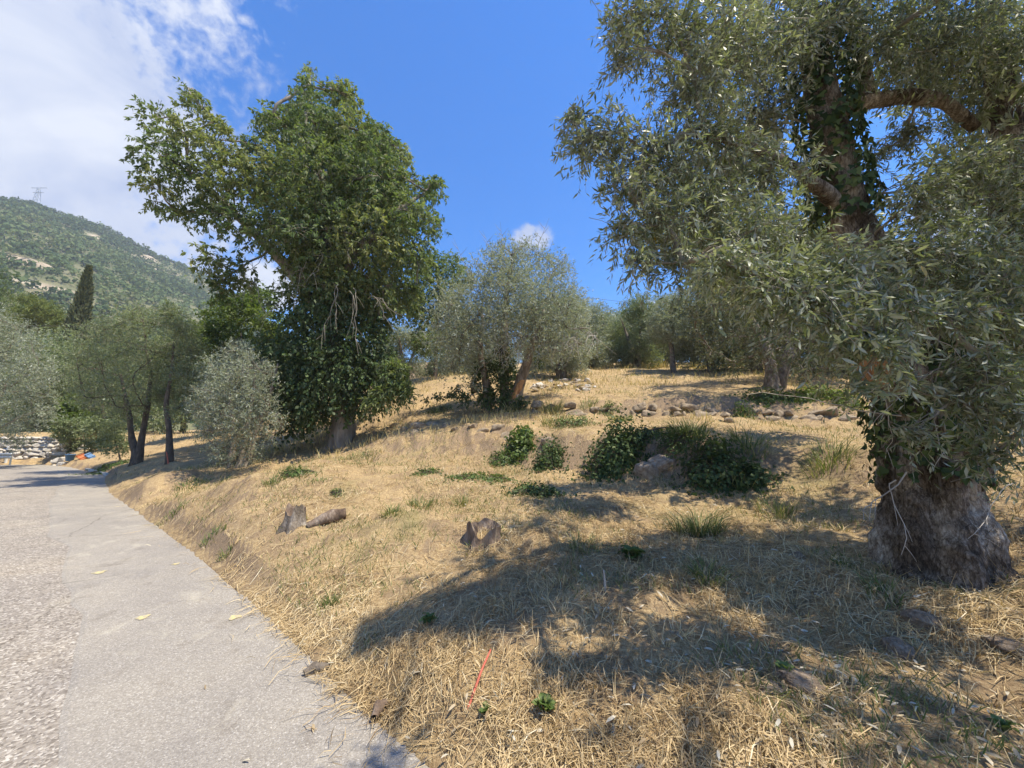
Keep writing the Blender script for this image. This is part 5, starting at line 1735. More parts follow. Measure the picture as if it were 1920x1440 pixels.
ST_TAN = [stone_mesh(i, STONE, n=14) for i in range(9)]
ST_PALE = [stone_mesh(20 + i, STONE_PALE, n=16, bevel=0.08, cube=0.8) for i in range(7)]
ST_GREY = [stone_mesh(40 + i, STONE_GREY, n=26, bevel=0.06, cube=0.25) for i in range(5)]


def put_stone(meshes, p, size, parent=None, rz=None, tilt=0.2, name='stone', r=random):
    o = obj(name, r.choice(meshes), parent)
    o.location = tuple(float(v) for v in p)
    o.scale = tuple(float(v) for v in size)
    o.rotation_euler = (r.uniform(-tilt, tilt), r.uniform(-tilt, tilt), r.uniform(-0.35, 0.35) if rz is None else rz + r.uniform(-0.2, 0.2))
    return o


def build_walls():
    # mortarless pale wall at the bend
    a, e = np.array((-28.3, 24.55)), np.array((-33.2, 24.0))
    org = np.array((*((a + e) / 2), 0.0))
    w = thing('stone_wall', 'pale dry-stone retaining wall at the bend of the road', 'wall', org)
    v = (e - a)
    ln = np.hypot(*v)
    v = v / ln
    nrm = np.array((v[1], -v[0]))
    nrm = nrm if nrm[1] < 0 else -nrm
    rs = random.Random(4)
    z = 0.0
    row = 0
    while z < 1.55:
        hgt = rs.uniform(0.2, 0.3)
        x = rs.uniform(-0.2, 0.0)
        while x < ln:
            wd = rs.uniform(0.28, 0.55)
            c = a + v * (x + wd / 2) - nrm * (0.16 * z)
            put_stone(ST_PALE, np.array((c[0], c[1], z + hgt / 2)) - org, (wd * 0.60, 0.26, hgt * 0.62), w, math.atan2(v[1], v[0]), 0.1, r=rs)
            x += wd
        z += hgt * 0.95
        row += 1
    # backing fill so that no light shows between the stones
    q = [a - nrm * 0.12, e - nrm * 0.12, e - nrm * 0.8, a - nrm * 0.8]
    V = np.array([(*p, -0.3) for p in q] + [(*(p - nrm * 0.22), 1.5) for p in q]) - org
    obj('rubble_fill', make_mesh('rubble_fill', V, [np.array([(0, 1, 5, 4), (1, 2, 6, 5), (2, 3, 7, 6), (3, 0, 4, 7), (4, 5, 6, 7)])], [STONE_PALE]), w)
    # the end of it, a short return set back by a gap
    a2 = np.array((-27.6, 24.9))
    w2 = thing('stone_wall', 'short broken end of pale wall right of the gap', 'wall', (a2[0], a2[1], 0))
    for k in range(5):
        for j in range(2):
            put_stone(ST_PALE, (j * 0.42 + rs.uniform(-0.05, 0.05), k * 0.06, 0.14 + k * 0.25), (0.25, 0.22, 0.14), w2, 0, 0.12, r=rs)
    for i, (px, py, s) in enumerate(((103, 871, 0.22), (109, 868, 0.26), (116, 866, 0.24), (112, 873, 0.2), (119, 872, 0.17), (100, 876, 0.14))):
        p = on_ground(px, py)
        o = put_stone(ST_PALE, p + (0, 0, s * 0.4), (s, s * 0.8, s * 0.7), r=rs)
        o.name = 'loose_stone'
        tag(o, 'white loose stone in the little pile at the foot of the pale wall', 'stone', 'loose stones below the wall')
    # terrace wall of tan stones
    segs = [(995, 763, 1062, 772), (1062, 766, 1195, 776), (1205, 768, 1345, 778), (1370, 778, 1400, 790), (1425, 772, 1600, 786)]
    c0 = on_ground(1250, 780)
    tw = thing('terrace_wall', 'low tumbled tan stone wall holding the upper terrace', 'wall', c0)
    for (x0, y0, x1, y1) in segs:
        n = max(2, int(abs(x1 - x0) / 24))
        for course in (0, 1):
            x = x0 + rs.uniform(-5, 5)
            while x < x1:
                wpx = rs.uniform(12, 40)
                if course == 1 and rs.random() < 0.25:
                    x += wpx
                    continue
                g = on_ground(x + wpx / 2, y1 + 4)
                m = wpx / F * g[1]
                hh = rs.uniform(0.09, 0.20)
                put_stone(ST_TAN, g + (rs.uniform(-0.05, 0.05), 0.16 + 0.12 * course + rs.uniform(0, 0.1), hh * 0.25 + course * rs.uniform(0.14, 0.26)) - c0, (m * 0.56, 0.2, hh), tw, 0, 0.35, r=rs)
                x += wpx
    # rubble heap of white stones on the upper terrace
    c0 = on_ground(1050, 722)
    hp = thing('rubble_heap', 'heap of pale broken stones on the upper terrace right of the central olive', 'stones', c0)
    for i in range(46):
        px, py = rs.uniform(990, 1120), rs.uniform(712, 734)
        g = on_ground(px, py)
        s = rs.uniform(0.10, 0.24)
        put_stone(ST_PALE if rs.random() < 0.4 else ST_TAN, g + (0, 0, s * 0.1) - c0, (s * rs.uniform(0.8, 1.4), s * 0.9, s * 0.6), hp, rs.uniform(0, 3), 0.3, r=rs)
    # outcrops along the lip of the lower terrace
    lip = [(745, 800, 0.3), (765, 805, 0.26), (785, 800, 0.34), (775, 812, 0.22), (810, 797, 0.25), (835, 800, 0.22), (890, 800, 0.22), (905, 808, 0.2), (935, 802, 0.24), (855, 806, 0.18), (610, 842, 0.2)]
    for i, (px, py, s) in enumerate(lip):
        g = on_ground(px, py)
        o = put_stone(ST_TAN, g + (0, 0, -0.02), (s, s * 0.7, s * 0.6), r=rs)
        o.name = 'rock'
        if i == len(lip) - 1:
            tag(o, 'flat pale stone on the ground left of the tallest tree trunk', 'rock')
        else:
            tag(o, '%s half-buried rock along the grassy lip, counted rightwards from the tallest trunk' % ('first', 'second', 'fourth', 'third', 'fifth', 'sixth', 'eighth', 'ninth', 'tenth', 'seventh')[i], 'rock', 'rocks along the terrace lip')
    for (px, py, sx, sz, lab) in ((1245, 880, 0.33, 0.24, 'big rounded grey rock standing between the two ivy mounds'), (1215, 890, 0.25, 0.22, 'smaller grey rock leaning left of the big grey rock'), (1130, 875, 0.3, 0.22, 'grey rock peeping from under the dark ivy mound'),
                                  (952, 822, 0.2, 0.16, 'pale rock among the leaves at the lip of the bank'), (1030, 835, 0.22, 0.18, 'pale rock just above the round dark bush')):
        g = on_ground(px, py)
        o = put_stone(ST_GREY if sx > 0.21 else ST_TAN, g + (0, 0.12, sz * 0.15), (sx, 0.3, sz), r=rs, tilt=0.35)
        o.name = 'rock'
        tag(o, lab, 'rock')
    for (px, py, sx, sz, lab) in ((1510, 1290, 0.15, 0.085, 'brown-grey rock in the straw at the lower right'), (1455, 1300, 0.10, 0.06, 'small grey stone left of the lower right rock'), (1690, 1225, 0.12, 0.09, 'middle rock of those lying below the near trunk'), (1735, 1165, 0.13, 0.08, 'larger dark rock just under the near trunk'),
                                  (1500, 1045, 0.07, 0.05, 'dark clod left of the near trunk base'), (1895, 1215, 0.11, 0.07, 'grey rock at the right edge below the near trunk')):
        g = on_ground(px, py)
        o = put_stone(ST_GREY, g + (0, 0.02, -sz * 0.15), (sx, sx * 0.8, sz), r=rs, rz=rs.uniform(0, 3))
        o.name = 'rock'
        tag(o, lab, 'rock')


def stump(name, label, px, py, rad, hgt, seed, hollow=0.0, tilt=(0, 0)):
    g = on_ground(px, py) - (0, 0, 0.05)
    t = thing(name, label, 'stump', g)
    k, n = 14, 34
    a = np.linspace(0, 2 * math.pi, n, endpoint=False)
    rows = []
    ragged = 1 + (0.22 if hollow else 0.38) * vnoise(np.stack([np.cos(a) * 2.2, np.sin(a) * 2.2, 0 * a + seed], -1), seed)
    prof = [(1.55, -0.4), (1.25, 0.0), (1.02, 0.3), (0.93, 0.6), (0.9, 1.0)]
    for i, (rp, zp) in enumerate(prof):
        lob = 1 + 0.16 * np.sin(a * 5 + seed) * (1.2 - min(1, max(zp, 0))) + 0.10 * vnoise(np.stack([np.cos(a) * 3, np.sin(a) * 3, 0 * a + zp * 2], -1), seed + 2)
        zz = zp * hgt * (ragged if zp > 0.5 else 1)
        if hollow and zp > 0.2:
            zz = zz * (1 - 0.6 * np.exp(-((np.mod(a, 2 * math.pi) - 4.55) / 0.5) ** 2))
        rows.append(np.stack([np.cos(a) * rad * rp * lob + tilt[0] * zp, np.sin(a) * rad * rp * lob + tilt[1] * zp, zz * np.ones(n)], -1))
    top = rows[-1]
    ctr = np.array((tilt[0], tilt[1], 0))
    inner = [(0.72, 0.97 - 0.25 * hollow), (0.5, 0.93 - 0.9 * hollow), (0.2, 0.9 - 1.1 * hollow)]
    for f_, zf in inner:
        q = (top - ctr) * (f_, f_, 1) + ctr
        q[:, 2] = top[:, 2] * zf - (0.02 if not hollow else 0)
        rows.append(q)
    V = np.stack(rows).reshape(-1, 3)
    m = len(rows)
    i, j = np.meshgrid(np.arange(m - 1), np.arange(n), indexing='ij')
    Fq = np.stack([i * n + j, i * n + (j + 1) % n, (i + 1) * n + (j + 1) % n, (i + 1) * n + j], -1)
    side, top_ = Fq[:4].reshape(-1, 4), Fq[4:].reshape(-1, 4)
    V = np.concatenate([V, [V[-n:].mean(0)]])
    cap = np.stack([(m - 1) * n + np.arange(n), (m - 1) * n + (np.arange(n) + 1) % n, np.full(n, len(V) - 1)], -1)
    obj('bark', make_mesh('bark', V, [side], [BARK_OLIVE if not hollow else DEADWOOD], smooth=True), t)
    obj('broken_top', make_mesh('broken_top', V, [top_, cap], [DEADWOOD]), t)
    return t, g


def build_stumps():
    stump('tree_stump', 'short sawn stump with mossy side on the bank above the road', 553, 985, 0.13, 0.26, 2)
    stump('tree_stump', 'hollow rotten stump with dark cavity in the middle of the bank', 908, 1012, 0.20, 0.25, 5, hollow=1.0)
    # fallen log right of the sawn stump
    g0, g1 = on_ground(578, 990), on_ground(648, 972)
    V, Fc = bark_tube([g0 + (0, 0, 0.02), (g0 + g1) / 2 + (0, 0, 0.07), g1 + (0, 0, 0.06)], [0.05, 0.085, 0.07], k=16, sides=14, amp=0.2, seed=8, freq=9)
    tag(obj('fallen_log', make_mesh('fallen_log', V - g0, Fc, [DEADWOOD], smooth=True), None, tuple(g0)), 'short rotten log lying right of the sawn stump', 'log')
    # bark scraps on the road edge
    for (px, py, s, rz, mat, lab) in ((597, 1268, 0.085, 0.5, BARK_OLIVE, 'brown bark scrap on the asphalt edge'), (716, 1338, 0.075, 1.3, DEADWOOD, 'dark forked root end at the asphalt edge near the bottom')):
        g = on_ground(px, py)
        g[2] = max(g[2], 0.008)
        t = []
        r = np.random.default_rng(px)
        m = np.array([(-s, 0, 0.012), (-0.3 * s, 0.2 * s, 0.03), (0.4 * s, 0, 0.025), (s, 0.35 * s, 0.01)])
        V, Fc = bark_tube(m, [s * 0.28, s * 0.4, s * 0.34, s * 0.12], k=14, sides=12, amp=0.35, seed=px, freq=40)
        V[:, 2] = np.maximum(V[:, 2], 0.001)
        o = obj('bark_scrap', make_mesh('bark_scrap', V, Fc, [mat], smooth=True), None, tuple(g))
        o.rotation_euler = (0, 0, rz)
        tag(o, lab, 'bark')


# ------------------------------------------------------------------ small plants
def grass_tuft(name, label, g, n, hgt, rad, lean, mat=GRASS, seed=0, lo=0.0, hi=1.0, w=0.004, group=None):
    r = np.random.default_rng(seed)
    a = r.uniform(0, 2 * math.pi, n)
    q = rad * r.uniform(0, 1, n) ** 0.6 * (1 + 0.5 * vnoise(np.stack([np.cos(a) * 1.5, np.sin(a) * 1.5, 0 * a + seed], -1), seed))
    bx, by = q * np.cos(a), q * np.sin(a)
    bz = H(g[0] + bx, g[1] + by) - g[2] - 0.01
    b = np.stack([bx, by, bz], -1)
    d = nz(np.stack([np.cos(a + r.normal(0, 0.6, n)) * lean * r.uniform(0.2, 1.4, n), np.sin(a + r.normal(0, 0.6, n)) * lean * r.uniform(0.2, 1.4, n), np.ones(n)], -1))
    L_ = (hgt * r.uniform(0.2, 1.15, n) ** 1.1)[:, None]
    out = nz(d * (1, 1, 0))
    s = nz(np.cross(d, np.array((0, 0, 1.0)) + r.normal(0, 0.3, (n, 3))))
    ww = w * r.uniform(0.7, 1.3, n)[:, None]
    p1 = b + d * L_ * 0.5
    p2 = b + d * L_ * 0.9 + out * L_ * 0.22 * lean - np.array((0, 0, 1.0)) * L_ * 0.10 * lean
    V = np.stack([b - s * ww, b + s * ww, p1 + s * ww * 0.8, p1 - s * ww * 0.8, p2], 1).reshape(-1, 3)
    o5 = np.arange(n)[:, None] * 5
    rv = np.repeat(r.uniform(lo, hi, n), 5)
    me = make_mesh(name, V, [o5 + np.array([0, 1, 2, 3]), o5 + np.array([3, 2, 4])], [mat], rv)
    return tag(obj(name, me, None, tuple(g)), label, 'grass', group)


def leaf_mound(name, label, g, rx, ry, hgt, n, size, mat, seed, cat='plant', shape='kite', wr=0.7, trailing=0.15):
    r = np.random.default_rng(seed)
    u = r.normal(0, 1, (n, 3))
    u[:, 2] = np.abs(u[:, 2])
    u = nz(u)
    q = r.uniform(0.5, 1.05, n) * (1 + 0.42 * vnoise(u * 2.2 + seed, seed) + 0.2 * vnoise(u * 6 + seed, seed + 1))
    lowl = r.uniform(0, 1, n) < 0.26
    u[lowl, 2] *= 0.12
    q = np.where(lowl, q * r.uniform(0.9, 1.8, n), q)
    spike = r.uniform(0, 1, n) < 0.06
    q = np.where(spike, q * r.uniform(1.1, 1.5, n), q)
    x, y = u[:, 0] * rx * q, u[:, 1] * ry * q
    gz = H(g[0] + x, g[1] + y)
    z = u[:, 2] * hgt * q + gz - g[2] + 0.01
    c = np.stack([x, y, z], -1)
    nn = nz(u * (1 / rx, 1 / ry, 1 / hgt) + r.normal(0, 0.5, (n, 3)) / max(rx, hgt))
    d = nz(np.cross(nn, r.normal(0, 1, (n, 3))) + nn * 0.25)
    s = nz(np.cross(d, nn))
    L_ = size * r.uniform(0.6, 1.25, n)
    V, Fc, rv = leaf_faces(c, d, s, L_, L_ * wr, np.clip(r.uniform(0, 0.75, n) + 0.25 * u[:, 2], 0, 1), shape, 0.1)
    t = thing(name, label, cat, g)
    o = obj('foliage', make_mesh('foliage', V, Fc, [mat], rv), t)
    o['kind'] = 'stuff'
    k = 26
    a = r.uniform(0, 2 * math.pi, k)
    st = []
    for i in range(k):
        e = np.array((math.cos(a[i]) * rx * 0.9, math.sin(a[i]) * ry * 0.9, 0))
        e[2] = float(H(g[0] + e[0], g[1] + e[1])) - g[2] + hgt * r.uniform(0.1, 0.5)
        st.append(bezier(np.array((0, 0, 0.0)), e * 0.3 + (0, 0, hgt * 0.6), e * 0.7 + (0, 0, hgt * 0.5), e, 6))
    V, Fq = tubes(np.array(st), np.linspace(0.006, 0.003, 6)[None].repeat(k, 0), 3)
    o = obj('stems', make_mesh('stems', V, Fq, [BARK_DARK]), t)
    o['kind'] = 'stuff'
    return t


def broad_leaf(seed, mat):
    r = np.random.default_rng(seed)
    k = 6
    t = np.linspace(0, 1, k)
    w = 0.40 * np.sin(np.clip(t * 0.9 + 0.12, 0, 1) * math.pi) ** 0.7 * np.array((0.3, 0.9, 1.05, 0.95, 1.0, 0.25)) * (1 + 0.14 * r.normal(0, 1, k))
    rows = []
    for j, f_ in enumerate((-1, -0.45, 0, 0.45, 1)):
        rows.append(np.stack([f_ * w, t, 0.42 * np.sin(t * 2.1) - 0.30 * t ** 2 + 0.10 * abs(f_) + 0.04 * np.sin(t * 17 + f_ * 3)], -1))
    V = np.stack(rows, 1)
    n, m = V.shape[:2]
    i, j = np.meshgrid(np.arange(n - 1), np.arange(m - 1), indexing='ij')
    a = (i * m + j).ravel()
    return make_mesh('leaf', V.reshape(-1, 3), np.stack([a, a + 1, a + m + 1, a + m], -1), [mat], np.full(n * m, r.uniform(0.3, 0.9)), smooth=True)


BL = [broad_leaf(i, WEED) for i in range(5)]


def rosette(label, px, py, size, n, seed, up=0.5):
    g = on_ground(px, py)
    t = thing('broadleaf_weed', label, 'plant', g)
    r = random.Random(seed)
    for i in range(n):
        o = obj('leaf', r.choice(BL), t)
        s = size * r.uniform(0.7, 1.15)
        o.scale = (s, s, s)
        o.rotation_euler = (r.uniform(0.0, up) + (0.35 if i > n * 0.6 else 0), r.uniform(-0.3, 0.3), i * 2.399 + r.uniform(-0.3, 0.3))
        o.location = (r.uniform(-0.01, 0.01), r.uniform(-0.01, 0.01), 0.01 + 0.01 * i / n)
    return t


def build_small_plants():
    rosette('pale green cabbage-like weed in the sun patch right of the hollow stump', 1185, 1052, 0.135, 19, 3)
    rosette('bright green bushy weed at the bottom of the bank right of the red stick', 1022, 1345, 0.080, 24, 4, up=1.0)
    rosette('tiny green weed just right of the foot of the red stick', 911, 1342, 0.042, 10, 5, up=0.8)
    rosette('small green weed in the shade on the middle of the bank', 805, 1172, 0.07, 12, 6, up=0.8)
    rosette('little leafy sprout on the side of the sawn stump', 572, 976, 0.06, 8, 7, up=0.9)
    rosette('green sprig beside the lower right rock', 1470, 1268, 0.06, 9, 8, up=1.1)
    rosette('dark sprig at the bottom right corner', 1885, 1385, 0.06, 9, 9, up=1.0)
    tufts = [  # px, py, n, height, radius, lean, lo, hi, label
        (618, 1138, 130, 0.13, 0.04, 0.45, 0.0, 0.4, 'fresh green grass tuft low on the bank near the asphalt'),
        (790, 950, 220, 0.20, 0.16, 0.5, 0.1, 0.7, 'thin green grass patch above the bank left of the hollow stump'),
        (735, 962, 160, 0.18, 0.14, 0.5, 0.1, 0.8, 'sparse grass clump between the log and the hollow stump'),
        (868, 945, 120, 0.22, 0.10, 0.5, 0.2, 0.9, 'tall thin grass directly behind the hollow stump'),
        (1092, 1030, 160, 0.20, 0.12, 0.6, 0.2, 0.9, 'grass tuft at the shade edge left of the cabbage-like weed'),
        (1310, 1000, 480, 0.42, 0.16, 0.75, 0.1, 0.95, 'tall arching grass clump in the shade in front of the big grey rock'),
        (1325, 1085, 220, 0.24, 0.14, 0.7, 0.15, 0.9, 'lower grass clump right of the cabbage-like weed'),
        (1290, 815, 420, 0.50, 0.26, 0.5, 0.0, 0.75, 'dense dark green grass tussock atop the bank above the big grey rock'),
        (1402, 838, 260, 0.52, 0.28, 0.6, 0.0, 0.8, 'spiky grass tussock right of the dark tussock'),
        (1555, 872, 380, 0.40, 0.26, 0.6, 0.1, 0.8, 'loose green grass clump left of the near trunk'),
        (1460, 965, 260, 0.26, 0.22, 0.6, 0.1, 0.8, 'soft grass patch in the shade right of the arching clump'),
        (1380, 905, 260, 0.42, 0.2, 0.7, 0.1, 0.8, 'long grass drooping below the right ivy mound'),
        (1035, 775, 360, 0.60, 0.30, 0.35, 0.5, 1.0, 'tall yellowing grass in front of the terrace wall'),
        (1040, 795, 220, 0.35, 0.28, 0.5, 0.3, 0.8, 'pale grass on the lip under the central olive'),
        (1165, 790, 220, 0.32, 0.3, 0.5, 0.1, 0.6, 'green grass fringe above the left ivy mound'),
        (515, 905, 130, 0.17, 0.14, 0.5, 0.1, 0.8, 'grass clump left of the round clover patch'),
        (600, 905, 90, 0.12, 0.12, 0.5, 0.1, 0.7, 'thin grass right of the round clover patch'),
        (660, 860, 150, 0.20, 0.3, 0.5, 0.1, 0.6, 'grey-green grass below the foot of the tallest tree'),
        (692, 856, 150, 0.22, 0.26, 0.5, 0.1, 0.6, 'second grey-green grass patch right of the foot of the tallest tree'),
        (370, 905, 140, 0.18, 0.18, 0.5, 0.0, 0.5, 'grey-green weed clump high on the left bank'),
        (345, 915, 140, 0.18, 0.2, 0.5, 0.0, 0.5, 'grey-green weed clump left of its neighbour on the bank'),
        (425, 900, 120, 0.15, 0.14, 0.5, 0.0, 0.4, 'rounded blue-green weed near the crest of the bank'),
        (330, 960, 120, 0.16, 0.18, 0.5, 0.0, 0.5, 'weed clump lower down on the left bank'),
        (400, 1005, 110, 0.15, 0.14, 0.5, 0.1, 0.7, 'weed clump by the left bank foot'),
        (425, 1040, 90, 0.14, 0.07, 0.5, 0.1, 0.7, 'small green tuft at the left bank foot close to the road'),
        (1105, 760, 160, 0.3, 0.25, 0.5, 0.1, 0.7, 'grass growing over the top of the terrace wall'),
        (1660, 1115, 140, 0.16, 0.10, 0.5, 0.0, 0.5, 'short green grass at the left foot of the near trunk'),
        (1575, 1060, 70, 0.12, 0.05, 0.5, 0.0, 0.4, 'tiny bright grass sprig left of the near trunk foot'),
        (1170, 690, 500, 0.75, 1.2, 0.35, 0.6, 1.0, 'long golden grass left of the slim straight trunk'),
        (1225, 690, 500, 0.80, 0.9, 0.35, 0.6, 1.0, 'long golden grass around the slim straight trunk'),
        (535, 992, 60, 0.12, 0.10, 0.6, 0.2, 1.0, 'withered grass at the left foot of the sawn stump'),
        (600, 992, 60, 0.10, 0.16, 0.7, 0.3, 1.0, 'withered grass along the rotten log'),
        (890, 1030, 80, 0.12, 0.14, 0.7, 0.3, 1.0, 'withered grass in front of the hollow stump'),
        (938, 1005, 60, 0.14, 0.10, 0.7, 0.2, 1.0, 'dry grass right of the hollow stump'),
        (1490, 1312, 60, 0.10, 0.12, 0.9, 0.4, 1.0, 'dry grass in front of the lower right rock'),
        (1700, 1245, 60, 0.10, 0.12, 0.9, 0.4, 1.0, 'dry grass before the middle rock below the near trunk'),
        (1660, 1080, 90, 0.16, 0.16, 0.8, 0.3, 1.0, 'dry grass at the left root of the near trunk'),
        (1800, 1105, 110, 0.15, 0.22, 0.8, 0.3, 1.0, 'dry grass before the right root of the near trunk'),
        (1250, 905, 80, 0.18, 0.25, 0.8, 0.2, 1.0, 'dry grass right before the big grey rock'),
        (1320, 690, 400, 0.6, 1.0, 0.35, 0.6, 1.0, 'golden grass under the little twisted olive'),
    ]
    for i, (px, py, n, h, rad, lean, lo, hi, lab) in enumerate(tufts):
        g = on_ground(px, py)
        far = g[1] > 15
        grass_tuft('grass_tuft', lab, g, int(n * 0.75), h, rad * 1.25, lean * 1.35, DRYGRASS if lo >= 0.6 else GRASS, 400 + i, lo, min(1.0, hi + 0.15), 0.0026 * (1 + g[1] / 6.0))
    mounds = [  # px, py, rx, ry, h, n, size, mat, label
        (1158, 872, 0.60, 0.38, 0.60, 2200, 0.065, IVY, 'lobed', 'large dark ivy mound hanging over the bank left of the big grey rock'),
        (1340, 888, 0.56, 0.38, 0.42, 1900, 0.062, IVY, 'lobed', 'dark ivy and bramble mound right of the big grey rock'),
        (1400, 905, 0.40, 0.30, 0.25, 900, 0.075, IVY, 'lobed', 'dark trailing leaves right of the bramble mound'),
        (1028, 872, 0.36, 0.30, 0.42, 1300, 0.07, IVY, 'kite', 'round dark bush at the foot of the bank left of the ivy mound'),
        (1000, 925, 0.42, 0.25, 0.14, 900, 0.06, IVY, 'kite', 'low dark creeper patch in the path shade'),
        (975, 845, 0.34, 0.4, 0.42, 1200, 0.075, WEED, 'lobed', 'bright green climber on the bank below the central olive'),
        (900, 898, 0.62, 0.22, 0.07, 1100, 0.05, WEED, 'kite', 'bright green ground creeper crossing the lower terrace'),
        (800, 890, 0.28, 0.16, 0.10, 320, 0.05, WEED, 'kite', 'small creeper patch left of the bright creeper'),
        (560, 888, 0.33, 0.25, 0.12, 900, 0.05, WEED, 'kite', 'round clover patch on the lower terrace above the sawn stump'),
        (1075, 800, 0.6, 0.3, 0.28, 900, 0.06, WEED, 'kite', 'light green weeds along the lip left of the ivy mound'),
        (960, 770, 0.5, 0.3, 0.16, 500, 0.06, WEED, 'kite', 'green creeper around the foot of the central olive'),
        (1440, 752, 0.8, 0.4, 0.35, 1300, 0.085, WEED, 'kite', 'yellow-green bramble spilling over the terrace wall'),
        (1520, 748, 1.0, 0.4, 0.42, 1700, 0.085, BRIGHT, 'kite', 'bright bramble on the terrace wall left of the near trunk'),
        (1590, 752, 0.5, 0.4, 0.4, 800, 0.085, BRIGHT, 'kite', 'bright bramble on the wall touching the near trunk outline'),
        (1395, 780, 0.3, 0.25, 0.4, 500, 0.07, WEED, 'kite', 'leafy weed in the gap of the terrace wall'),
        (1140, 772, 0.35, 0.2, 0.18, 400, 0.06, WEED, 'kite', 'green weeds tucked among the terrace wall stones'),
        (1890, 760, 0.9, 0.6, 0.9, 1900, 0.10, BRIGHT, 'kite', 'bright green shrub at the right edge behind the near trunk'),
        (190, 884, 1.0, 0.7, 0.10, 1500, 0.10, WEED, 'kite', 'vivid green grass patch behind the kerb at the bend'),
        (820, 770, 0.55, 0.4, 0.22, 700, 0.06, OLIVE_DARK, 'kite', 'dull weeds on the lip left of the central olive'),
        (630, 930, 0.10, 0.08, 0.10, 140, 0.035, WEED, 'kite', 'tiny weed sprig above the rotten log'),
        (1262, 835, 0.5, 0.25, 0.22, 800, 0.06, WEED, 'kite', 'green weeds hanging over the top of the big grey rock'),
        (1215, 812, 0.7, 0.3, 0.16, 700, 0.06, WEED, 'kite', 'low green growth on the brink above the ivy mound'),
        (940, 870, 0.35, 0.25, 0.22, 600, 0.06, WEED, 'kite', 'fresh weeds at the foot of the bank left of the round bush'),
        (65, 822, 1.2, 0.5, 0.28, 900, 0.12, BRIGHT, 'kite', 'yellow-green growth along the top of the pale stone wall'),
    ]
    for i, (px, py, rx, ry, h, n, size, mat, shape, lab) in enumerate(mounds):
        if px == 65:
            g = np.array((-30.6, 25.3, float(H(-30.6, 25.3))))
            g[2] = 1.45
            r = np.random.default_rng(5)
            leaf_mound('climbing_plant', lab, g, 1.6, 0.35, 0.3, n, size, mat, 500 + i, 'plant', shape)
            continue
        g = on_ground(px, py)
        name = 'ivy_mound' if mat is IVY else 'weed_patch'
        leaf_mound(name, lab, g, rx, ry, h, n, size, mat, 500 + i, 'plant', shape, 0.9 if shape == 'lobed' else 0.6)


# ------------------------------------------------------------------ small things
def box_mesh(name, sx, sy, sz, mat, bevel=0.01):
    import bmesh
    bm = bmesh.new()
    bmesh.ops.create_cube(bm, size=1.0)
    for v in bm.verts:
        v.co = (v.co.x * sx, v.co.y * sy, v.co.z * sz)
    bmesh.ops.bevel(bm, geom=bm.edges[:], offset=min(bevel, 0.3 * min(sx, sy, sz)), segments=2, affect='EDGES')
    me = bpy.data.meshes.new(name)
    bm.to_mesh(me)
    bm.free()
    me.materials.append(mat)
    return me


